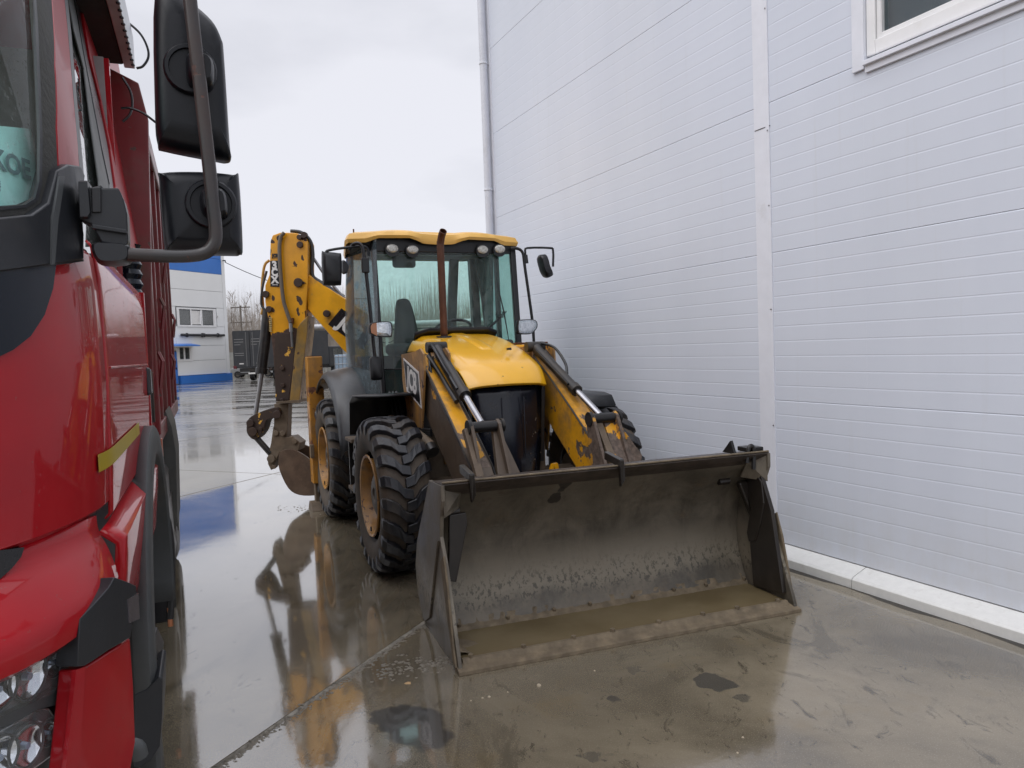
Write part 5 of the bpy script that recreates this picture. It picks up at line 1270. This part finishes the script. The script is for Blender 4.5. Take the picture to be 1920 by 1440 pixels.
# corrugated intake behind the cab
mb = MB(); pr = []
for k in range(26): pr.append((1.72+.6*k/25, .075+.012*(k % 2)))
mb.lathe(pr, (-4.06, -.34, 0), 'z', 18); mb.build('intake_bellows', gloss_dark, truck, smooth=50)
MB().cyl((-4.08, -.30, 1.45), (-4.08, -.30, 1.70), .06, 14).build('air_filter', darkmet, truck, smooth=40)
# dump body: bulkhead, side with posts
body = empty('dump_body', (0, 0, 0), 0, truck)
MB().prism([(-4.28, -.34, 1.35), (-4.28, -.26, 1.35), (-4.28, -.20, 3.0), (-4.28, -.235, 3.18), (-4.28, -.36, 3.24), (-4.28, -2.65, 3.24), (-4.28, -2.74, 1.35)], (-.05, 0, 0)).build('bulkhead', dred, body, .006)
MB().box((-7.35, -.345, 1.35), (-4.335, -.305, 3.12)).box((-7.35, -2.70, 1.35), (-4.335, -2.66, 3.12)).box((-7.35, -2.66, 1.35), (-4.335, -.345, 1.42)).build('body_side', dred, body)
for k, x in enumerate((-4.34, -4.95, -5.55, -6.15, -6.75, -7.33)):
    MB().box((x-.06, -.304, 1.36), (x, -.245 if k else -.232, 3.10)).build('side_post', dred, body, .006)
MB().box((-7.36, -.304, 3.02), (-4.345, -.235, 3.13)).build('top_rail', dred, body, .006)
MB().box((-7.36, -.304, 1.30), (-4.345, -.240, 1.40)).build('bottom_rail', dred, body, .006)
for k in range(5):
    MB().tube([(-4.6-.6*k, -.235, 1.6+.35*(k % 3)), (-4.6-.6*k, -.215, 1.75+.35*(k % 3)), (-4.62-.6*k, -.235, 1.8+.35*(k % 3))], .012, 6).build('latch', dred, body)
# front canopy of the body with perforated edge
MB().box((-4.25, -2.7, 3.25), (-2.6, -.295, 3.37)).build('canopy', plain("near_black_canopy", (.016, .013, .013), .7), body, .01)  # canopy coloured near black all over, unlike the red body
al = MB(); al.box((-4.26, -.294, 3.24), (-2.6, -.245, 3.40)); alo = al.build('canopy_edge', plain("galvanised_edge", (.50, .51, .53), .35, .4, .1, (.3, .3, .3)), body, .004)
for k in range(22):
    x = -4.2+.07*k; MB().cyl((x, -.25, 3.234), (x, -.25, 3.24), .009, 6).build('hole', black_decal, alo)
# cable loops behind the cab
def tcab(name, pts, x, r=.006): return MB().tube(spline(T.PP(pts, 'x', x), 6), r, 6).build(name, black_decal, truck, smooth=60)
tcab('cable', [(234, 37), (262, 62), (276, 88), (278, 108), (268, 124), (256, 128)], -4.15)
tcab('cable', [(229, 145), (244, 170), (248, 195), (243, 215), (230, 228)], -4.1)
tcab('cable', [(227, 203), (244, 203), (268, 212), (290, 228), (330, 260)], -3.9)
# mirrors: bracket, tube, two heads
mbk = MB(); MX_ = -2.08
mir = empty('mirror_assembly', (0, 0, 0), 0, truck)
def mp3(pts, x): return T.PP(pts, 'x', x)
MB().prism(mp3([(146, 338), (165, 338), (168, 352), (190, 346), (192, 352), (222, 352), (232, 375), (238, 400), (240, 450), (238, 462), (190, 455), (170, 420), (148, 410)], -2.02), (-.07, 0, 0)).build('mirror_bracket', tplas, mir, .008)
MB().prism(mp3([(171, 352), (189, 350), (189, 398), (172, 398)], -2.012), (-.02, 0, 0)).build('bracket_recess', black_decal, mir, .002)
MB().pillow(mp3([(146, 338), (164, 338), (169, 400), (164, 408), (150, 408)], -2.0), (-.03, 0, 0), [(0, .93), (.3, 1), (1, 1)]).build('bracket_cap', tplas, mir)
MB().prism(mp3([(172, 420), (237, 430), (238, 438), (172, 428)], -2.005), (-.02, 0, 0)).build('bracket_rib', tplas, mir, .002)
MB().pillow(mp3(spline2([(168, 455), (200, 452), (238, 456), (245, 470), (240, 488), (205, 493), (178, 488)], 3), -2.0), (-.10, 0, 0), [(0, .8), (.2, .97), (.6, 1), (1, .9)]).build('bracket_foot', tplas, mir, smooth=60)
tpath = spline(mp3([(235, 477), (300, 480), (352, 480), (385, 474), (402, 456), (404, 430), (400, 390), (393, 320), (384, 240), (374, 150), (362, 50), (350, -60), (342, -140)], -2.02), 4)
MB().tube(tpath, .0165, 14).build('mirror_tube', tubem, mir, smooth=60)
def mirror_head(out_, x, ball, jn, r, prow):
    mh = MB().pillow(mp3(spline2(out_, 4), x), (-.10, 0, 0), [(0, .66), (.10, .86), (.28, .955), (.55, 1), (.9, 1), (1, .97)]).build('mirror_head', mirror_p, mir, smooth=55)
    c = T.P(ball[0], ball[1], 'x', x); k = r
    pts = [(c.x+.004, c.y+k*math.cos(R(a*15)), c.z+k*math.sin(R(a*15))) for a in range(24)]
    MB().pillow(pts, (.018, 0, 0), [(0, 1), (.5, 1), (.8, .93), (.82, .80), (.4, .78)]).build('mount_ring', mirror_p, mh, smooth=40)
    c2 = mp3(spline2(jn, 4), x+.075)
    MB().pillow(c2, (-.07, 0, 0), [(0, .75), (.2, .93), (.5, 1), (1, 1.02)]).build('tube_clamp', mirror_p, mh, smooth=50)
mirror_head([(288, -30), (330, -34), (358, -12), (398, 24), (416, 58), (421, 90), (432, 260), (435, 285), (425, 291), (404, 288), (306, 268), (293, 258), (288, 200)], -2.10, (357, 132), [(348, 100), (362, 91), (385, 94), (400, 108), (402, 135), (396, 152), (370, 154), (352, 140)], .064, 0)
mirror_head([(300, 316), (372, 314), (440, 320), (450, 328), (457, 455), (452, 470), (430, 472), (318, 468), (306, 458), (296, 330)], -2.10, (396, 384), [(375, 358), (388, 347), (412, 349), (424, 360), (428, 392), (420, 402), (392, 402), (378, 388)], .064, 0)

# ================================================================== BACKGROUND
# blue and white building
D = Frame(-22.76, 59.83, 247.2)
bb = tag(D.empty('office_building'), 'white metal building with blue top and blue base far across the yard', 'building')
bwhite = plain("white_cladding", (.80, .81, .81), .45, 0, 0, var=.03, nscale=.5)
bblue = plain("blue_cladding", (.035, .17, .55), .4, 0, .05, (.1, .2, .4), .08, nscale=.6)
bgrey = plain("panel_gap", (.35, .36, .38), .6)
LL = 22.0
def dpanel(x0, x1, z0, z1, mat): return MB().box((x0+.012, -.12, z0+.012), (x1-.012, 0, z1-.012)).build('wall_panel', mat, bb)
MB().box((.0, -14, 0), (LL, -.13, 12.2)).build('wall_core', bgrey, bb)
zz = [.62, 1.72, 2.82, 3.92, 4.36]
for z0, z1 in ((.62, 1.72),): dpanel(.3, 5.22, z0, z1, bwhite)
dpanel(.3, 3.78, 1.72, 2.86, bwhite); dpanel(.3, 5.22, 2.86, 4.32, bwhite); dpanel(.3, 1.08, 4.32, 5.80, bwhite); dpanel(5.12, 6.2, 4.32, 5.80, bwhite)
dpanel(5.22, 6.2, 2.50, 4.32, bwhite); dpanel(.3, 6.2, 5.80, 7.1, bwhite); dpanel(.3, 6.2, 7.1, 8.48, bwhite)
dpanel(6.2, LL, .62, 4.32, bwhite); dpanel(6.2, LL, 4.32, 8.48, bwhite)
for z0, z1 in ((8.48, 9.7), (9.7, 11.0), (11.0, 12.3)): dpanel(.3, 6.2, z0, z1, bblue); dpanel(6.2, LL, z0, z1, bblue)
MB().box((-.02, -.14, .0), (.30, .02, 12.3)).build('corner_trim', bwhite, bb)
MB().box((-.04, -14, .6), (-.005, -.15, 12.3)).build('end_wall', bwhite, bb)
MB().box((-.10, -.12, 0), (5.10, .16, .60)).build('base_course', bblue, bb)
MB().box((6.2, -.12, 0), (LL, .16, .60)).build('base_course', bblue, bb)
MB().box((-.06, -14.1, 12.3), (LL+.1, .05, 12.42)).build('roof', bblue, bb)
dark_pane = glass("far_window_glass", (.05, .06, .07), .12, .10)
def dwin(x0, x1, z0, z1, panes, fw_=.10):
    f = MB(); f.box((x0-.18, -.01, z0-.14), (x1+.18, .05, z0)); f.box((x0-.18, -.01, z1), (x1+.18, .05, z1+.12)); f.box((x0-.18, -.01, z0), (x0, .05, z1)); f.box((x1, -.01, z0), (x1+.18, .05, z1))
    xs = sorted([x0]+[p for q in panes for p in q]+[x1])
    for i in range(0, len(xs), 2):
        if xs[i+1]-xs[i] > .01: f.box((xs[i], -.04, z0), (xs[i+1], .03, z1))
    wv = f.build('window', pvc, bb)
    for a, b in panes: MB().box((a, -.05, z0+.06), (b, -.03, z1-.06)).build('pane', dark_pane, wv)
    MB().box((x0, -.128, z0), (x1, -.122, z1)).build('room', roomdark, wv)
    return wv
w1_ = dwin(1.36, 4.86, 4.42, 5.60, [(1.46, 2.58), (2.70, 3.63), (3.75, 4.80)])
MB().prism([(2.72, .035, 5.54), (2.80, .035, 5.54), (3.02, .16, 4.50), (2.94, .16, 4.50)], (0, .03, 0)).build('open_sash', pvc, w1_)
MB().box((2.70, -.028, 4.48), (3.63, -.02, 5.52)).build('blind', white_m, w1_)
dwin(3.92, 5.08, 1.84, 2.72, [(4.02, 4.46), (4.58, 4.98)])
pp = MB().tube([(.55, .15, 3.64), (4.85, .15, 3.66)], .10, 8)
wrap = pp.build('wall_pipe', plain("wrapped_pipe", (.03, .03, .032), .7, 0, .3, (.15, .15, .15), .4), bb)
for x in (1.2, 2.65, 2.8, 4.3): MB().cyl((x-.05, .15, 3.65), (x+.05, .15, 3.65), .16, 8).build('pipe_joint', bpy.data.materials['wrapped_pipe'], wrap)
dr_ = MB().box((5.25, -.05, .05), (6.05, .02, 2.42)).build('door', bblue, bb)
MB().box((5.35, .02, 1.1), (5.42, .06, 1.25)).build('handle', black_decal, dr_)
MB().box((5.75, .02, 1.7), (5.95, .03, 2.0)).build('door_plate', exh_m, dr_)
MB().prism([(3.8, -.01, 3.02), (3.8, .9, 2.86), (3.8, .9, 2.80), (3.8, -.01, 2.94)], (2.4, 0, 0)).build('door_canopy', bblue, bb)
MB().prism([(3.82, .02, 2.935), (3.82, .88, 2.795), (3.82, .88, 2.77), (3.82, .02, 2.88)], (2.36, 0, 0)).build('canopy_lining', bwhite, bb)
MB().box((1.0, .02, 5.05), (1.06, .12, 5.2)).build('camera_bracket', white_m, bb)
MB().tube([(.2, .1, 9.6), (.2, .35, 9.6), (.2, .35, 9.45)], .05, 6).build('cable_hook', darkmet, bb)

# utility pole and the cable from the building to it
pole_p = G.at if False else None
def wpt(x, y, Y):
    d = CF+CR*(x-960)/FPX-CU*(y-720)/FPX; return CC+d*(Y/d.y)
pb = wpt(457, 690, 84); pt = wpt(452, 573, 84)
wood = plain("grey_weathered_wood", (.10, .085, .07), .8)
pole = tag(empty('utility_pole', (pb.x, pb.y, 0)), 'wooden utility pole with crossarms rising above the dark box truck', 'utility pole')
MB().cyl((0, 0, 0), (0, 0, pt.z), .15, 8, .10).build('post', wood, pole)
for z, w_ in ((pt.z-.2, 1.1), (pt.z-1.9, 1.2)):
    MB().box((-w_, -.06, z-.06), (w_, .06, z+.06)).build('crossarm', wood, pole)
for x in (-1, -.4, .4, 1): MB().cyl((x, 0, pt.z-.14), (x, 0, pt.z+.1), .05, 6).build('insulator', white_m, pole)
MB().box((-.3, -.25, pt.z-4.3), (.3, .25, pt.z-3.6)).build('transformer', darkmet, pole)
a = D.o+D.X*.2+D.Y*.35+Vector((0, 0, 9.45))
b = wpt(700, 560, 62)
pts = [a+(b-a)*t+Vector((0, 0, -1.6*4*t*(1-t)*.5)) for t in [k/16 for k in range(17)]]
MB().tube(pts, .030, 5).build('overhead_cable', black_decal).update_tag(); tag(bpy.data.objects['overhead_cable'], 'thin black cable sagging from the far blue building', 'cable')

# dark box truck behind
BX = Frame(-20.85, 55.6, 2)
bt = tag(BX.empty('box_truck'), 'dark grey box truck standing far back with its rear doors shut', 'truck')
dgrey = plain("dark_grey_box_paint", (.030, .032, .036), .5, 0, .3, (.07, .065, .06), .2, nscale=2)
tr = R(28)
def bxy(u, v): return (u*math.cos(0)+v*math.sin(tr), v*math.cos(tr))   # v along the truck
def bquad(name, u0, u1, v0, v1, z0, z1, mat, par=bt, bev=.0):
    P = [(*bxy(u, v), z0) for u, v in ((u0, v0), (u1, v0), (u1, v1), (u0, v1))]
    return MB().prism(P, (0, 0, z1-z0)).build(name, mat, par, bev)
cargo = bquad('cargo_box', 0, 2.55, .06, 7.0, 1.02, 3.82, dgrey)
for u0, u1 in ((.02, 1.25), (1.30, 2.53)):
    dd_ = bquad('rear_door', u0, u1, 0, .055, 1.10, 3.74, dgrey)
    for k, zz_ in enumerate((3.15, 2.95, 2.75, 2.1, 1.95)):
        if u0 > 1 and k > 2: continue
        bquad('print', u0+.12, u0+.12+(.75 if k != 2 else .5)*(.9 if u0 < 1 else .8), -.008, 0, zz_, zz_+.045, plain("faded_print", (.22, .22, .22), .7), dd_)
    for u in (u0+.98 if u0 < 1 else u0+.2,): bquad('lock_rod', u, u+.05, -.03, 0, 1.12, 3.7, plain("rod_grey", (.12, .12, .12), .4), dd_)
    bquad('door_latch', u0+.45, u0+.75, -.03, 0, 1.30, 1.38, white_m, dd_)
bquad('tail_lamp', 0, .22, -.02, .05, .98, 1.2, plain("dark_red_lamp", (.12, .01, .015), .3))
bquad('frame', .3, 2.2, .2, 9.0, .72, 1.0, darkmet)
bquad('underrun_bar', .1, 2.4, -.02, .06, .52, .66, darkmet)
bquad('plate', 1.1, 1.6, -.04, -.02, .54, .66, white_m)
bquad('truck_cab', .15, 2.35, 7.4, 9.2, .8, 2.5, dgrey, bev=.08)
bquad('cab_window', 2.36, 2.38, 7.9, 8.9, 1.7, 2.3, dark_pane)
for u in (.25, 2.0):
    for v in (1.6, 8.4):
        cx_, cy_ = bxy(u, v); e_ = Vector((1, 0, 0))
        wh_ = empty('wheel', (cx_, cy_, .46), -tr*0, bt)
        MB().lathe([(-.14, .25), (-.15, .44), (.15, .44), (.14, .25)], (0, 0, 0), 'x', 20).build('tyre', rubber, wh_, smooth=40)
        MB().lathe([(-.12, .25), (-.05, .05), (-.05, .0)], (0, 0, 0), 'x', 12).build('rim', hub_m, wh_, smooth=40)
# parked car seen under the box truck
KC = Frame(-25.2, 66.0, 8)
car = tag(KC.empty('parked_car'), 'silver parked car half hidden under the dark box truck', 'car')
silver = plain("silver_car_paint", (.45, .46, .47), .3, .3)
prof = [(0, .35), (0, .75), (.25, .88), (.95, .95), (1.6, 1.38), (2.7, 1.42), (3.6, 1.02), (4.1, .92), (4.2, .6), (4.2, .35)]
MB().prism([(x, 0, z) for x, z in prof], (0, 1.65, 0)).build('body', silver, car, .06)
MB().prism([(x, -.006, z) for x, z in [(1.1, .97), (1.68, 1.32), (2.62, 1.35), (3.3, 1.02)]], (0, .02, 0)).build('side_window', dark_pane, car)
for x in (.75, 3.35):
    for y in (.0, 1.5):
        wv = empty('wheel', (x, y+.06, .31), 0, car)
        MB().lathe([(-.09, .18), (-.10, .30), (.10, .30), (.09, .18)], (0, 0, 0), 'y', 18).build('tyre', rubber, wv)
        MB().lathe([(-.08, .18), (-.05, .0)], (0, 0, 0), 'y', 12).build('rim', hub_m, wv)

# concrete fence, pipe bridge, blue container, trees
fen = tag(empty('concrete_fence', (-26, 70, 0)), 'pale precast concrete panel fence along the far edge of the yard', 'fence')
fm_ = plain("pale_fence_concrete", (.36, .36, .34), .8, 0, .3, (.24, .23, .20), .1, nscale=1.2)
fm2 = plain("fence_post_concrete", (.42, .42, .40), .8)
for k in range(26):
    x = -14+2.5*k
    pn = MB().box((x+.10, 0, .05), (x+2.40, .10, 2.35)).build('fence_panel', fm_, fen)
    MB().box((x-.09, -.06, 0), (x+.09, .14, 2.42)).build('fence_post', fm2, fen)
pb_ = tag(empty('pipe_bridge', (-20, 68, 0)), 'pale insulated pipes carried on a steel truss over the fence', 'pipeline')
insul = plain("pipe_insulation", (.42, .42, .43), .4, .3, .2, (.25, .24, .22))
MB().tube([(-1.5, 0, 4.35), (34, 0, 4.35)], .26, 10).build('pipe', insul, pb_, smooth=50)
MB().tube([(-1.5, .7, 4.25), (34, .7, 4.25)], .16, 8).build('pipe', insul, pb_, smooth=50)
MB().box((-1.5, -.05, 3.80), (34, .05, 3.95)).build('truss_chord', darkmet, pb_)
for k in range(5):
    x = 1.2+7.5*k
    MB().box((x-.12, -.12, 0), (x+.12, .12, 3.8)).build('support_post', fm2, pb_)
    MB().tube([(x-2.2, 0, 3.8), (x-.3, 0, 2.7), (x+.3, 0, 2.7), (x+2.2, 0, 3.8)], .06, 5).build('truss_brace', darkmet, pb_)
ct = wpt(640, 668, 60)
cn = tag(empty('blue_tank', (-14.3, 60, 0)), 'pale blue caged liquid container beside the far fence', 'container')
MB().box((0, 0, .15), (1.3, 1.1, 1.75)).build('tank', plain("pale_blue_plastic", (.25, .33, .42), .5), cn, .08)
for k in range(5): MB().tube([(.0+.32*k, -.02, .1), (.0+.32*k, -.02, 1.8)], .02, 5).build('cage_bar', steelrod, cn)
for k in range(3): MB().tube([(0, -.02, .4+.6*k), (1.3, -.02, .4+.6*k)], .02, 5).build('cage_bar', steelrod, cn)

bark = plain("pale_grey_bark", (.19, .155, .125), .9, var=.3)
twig = plain("hazed_bare_twigs", (.27, .23, .20), .9, var=.3)  # twig colour lightened, distance haze is put into it
def tree_mesh(seed, h):
    rnd = random.Random(seed); tk = MB(); cr_ = MB()
    pts = [Vector((rnd.uniform(-.15, .15)*i, rnd.uniform(-.15, .15)*i, h*i/6)) for i in range(7)]
    tk.tube(pts, [.14*(1-i/7.5) for i in range(7)], 6)
    def twigs(p, d, l, r, dep):
        q = p+d*l; a = d.orthogonal().normalized()*r
        b = d.cross(a).normalized()*r
        cr_.add([p+a, p-a*.5+b, p-a*.5-b, q], [(0, 1, 3), (1, 2, 3), (2, 0, 3)])
        if dep > 0:
            for _ in range(4):
                t = rnd.uniform(.3, 1); nd = (d+Vector((rnd.gauss(0, .45), rnd.gauss(0, .45), rnd.gauss(.15, .3)))).normalized()
                twigs(p+d*l*t, nd, l*rnd.uniform(.4, .65), r*.6, dep-1)
    for i in range(26):
        t = rnd.uniform(.18, .98); k = t*6; j = min(5, int(k)); p = pts[j]+(pts[j+1]-pts[j])*(k-j)
        a = rnd.uniform(0, 6.283); up = .7+.8*t; d = Vector((math.cos(a), math.sin(a), up)).normalized()
        twigs(p, d, h*.22*(1.25-t), .028, 2)
    return tk, cr_
protos = []
for k in range(4):
    tk, c_ = tree_mesh(k+11, 10)
    e_ = empty('bare_tree'); o1 = tk.build('trunk', bark, e_); o2 = c_.build('crown', twig, e_, fix=False); protos.append(e_)
random.seed(21)
spots = [(429, 82, 7.2, 'leftmost bare tree, close beside the blue and white building'), (440, 88, 9.6, 'tall bare tree left of the utility pole above the box truck'), (448, 90, 8.6, 'bare tree just left of the utility pole'), (466, 88, 9.2, 'bare tree immediately right of the utility pole'),
         (478, 92, 7.6, 'bare tree above the middle of the dark box truck'), (490, 90, 8.2, 'bare tree left of the hanging digger arm ram'), (501, 94, 7.0, 'bare tree seen beside the digger arm ram'), (560, 92, 7.2, 'bare tree right behind the rusty digger arm'),
         (588, 88, 8.6, 'bare tree under the yellow boom, left one'), (602, 92, 7.4, 'bare tree under the yellow boom above the pipe'), (618, 90, 8.0, 'bare tree half hidden by the lettered boom'), (634, 93, 7.6, 'bare tree close to the cab edge behind the boom')]
for i, (px, Y, h, lb) in enumerate(spots):
    o = protos[i] if i < 4 else dup(protos[i % 4])
    p = wpt(px, 700, Y); o.location = (p.x, p.y, 0); o.rotation_euler = (0, 0, random.uniform(0, 6.28)); s_ = h/10; o.scale = (s_*.9, s_*.9, s_)
    tag(o, lb, 'tree', 'bare trees beyond the yard')
# thicket of bare brush behind the fence, reads as one mass
rnd = random.Random(5); th_ = MB()
for k in range(26000):
    x = rnd.uniform(-62, 30); y = rnd.uniform(78, 100); h = 4.0+6.5*rnd.random()**1.2*(.95+.20*math.sin(x*.5)+.12*math.sin(x*1.3)); dx, dy = rnd.gauss(0, .35), rnd.gauss(0, .35); r_ = rnd.uniform(.015, .038)
    th_.add([(x-r_, y, 0), (x+r_, y, 0), (x, y+r_, 0), (x+dx, y+dy, h)], [(0, 1, 3), (1, 2, 3), (2, 0, 3)])
th_.build('thicket', plain("hazed_dry_brush", (.30, .265, .23), .95, var=.4, nscale=.4), None, fix=False)  # brush colour paler than life to carry the far haze
tag(bpy.data.objects['thicket'], 'dense leafless brush behind the far concrete fence', 'brush', kind='stuff')
MB().box((-300, 76, -.4), (300, 420, .02)).build('verge', plain("dry_grass_verge", (.14, .12, .08), .95, nscale=.3))
tag(bpy.data.objects['verge'], kind='structure')

# small things on the concrete
stone_m = plain("pale_stone", (.45, .38, .28), .8, nscale=40)
def lump(name, px, py, sz, mat, label, cat, group=None, flat=.4):
    x, y = gp(px, py); e = random.Random(px)
    pts = [(x+sz*math.cos(R(k*45))*e.uniform(.6, 1.1), y+sz*.8*math.sin(R(k*45))*e.uniform(.6, 1.1), .0) for k in range(8)]
    o = MB().pillow(pts, (0, 0, sz*flat*2), [(0, 1), (.5, .95), (.85, .65), (1, .3)]).build(name, mat, None, smooth=60); o['label'] = label; o['category'] = cat
    if group: o['group'] = group
    return o
lump('dry_leaf', 765, 1281, .022, plain("tan_leaf", (.42, .27, .13), .6), 'pale tan leaf lying left of the bucket corner', 'leaf', None, .05)
for px, py, s_, lb in ((1010, 1286, .014, 'largest pale crumb of rubble in front of the bucket'), (917, 1307, .008, 'pale crumb second from the left in the short rubble trail'), (905, 1309, .006, 'pale crumb third from the left in the rubble trail'), (883, 1314, .005, 'leftmost pale crumb of the short rubble trail'),
                       (952, 1298, .006, 'reddish crumb in the middle of the rubble trail'), (1393, 1383, .006, 'white crumb alone at the lower right of the wet concrete'), (1383, 1412, .006, 'white crumb nearest the bottom edge at the lower right'), (1115, 1258, .006, 'tiny crumb on the brown concrete below the bucket')):
    lump('pebble', px, py, s_, stone_m, lb, 'pebble', 'pale crumbs of rubble on the concrete')
# smear of mud at the bucket's near corner
md = MB(); rnd = random.Random(9)
(jx0, jy0), (jx1, jy1) = gp(395, 1450), gp(795, 1172)
for k in range(900):
    t = rnd.random(); px = 700+150*t+rnd.gauss(0, 10); py = 1262-26*t+rnd.gauss(0, 10)
    if rnd.random() < .35: px = 520+rnd.random()*110; py = 955+rnd.gauss(0, 4)
    x, y = gp(px, py); r_ = rnd.uniform(.004, .016)
    if k >= 260: t = rnd.random(); x, y = jx0+(jx1-jx0)*t+rnd.gauss(0, .014), jy0+(jy1-jy0)*t+rnd.gauss(0, .014); r_ = rnd.uniform(.003, .012)
    vs = [(x+r_*math.cos(R(a*72))*rnd.uniform(.6, 1.2), y+r_*math.sin(R(a*72))*rnd.uniform(.6, 1.2), .0005) for a in range(5)]+[(x, y, r_*.35)]
    md.add(vs, [(i, (i+1) % 5, 5) for i in range(5)])
md.build('mud_crumbs', plain("wet_mud", (.17, .15, .115), .5, nscale=30), None); tag(bpy.data.objects['mud_crumbs'], 'smear of mud crumbs trailing from the bucket corner and stabiliser', 'mud', kind='stuff')
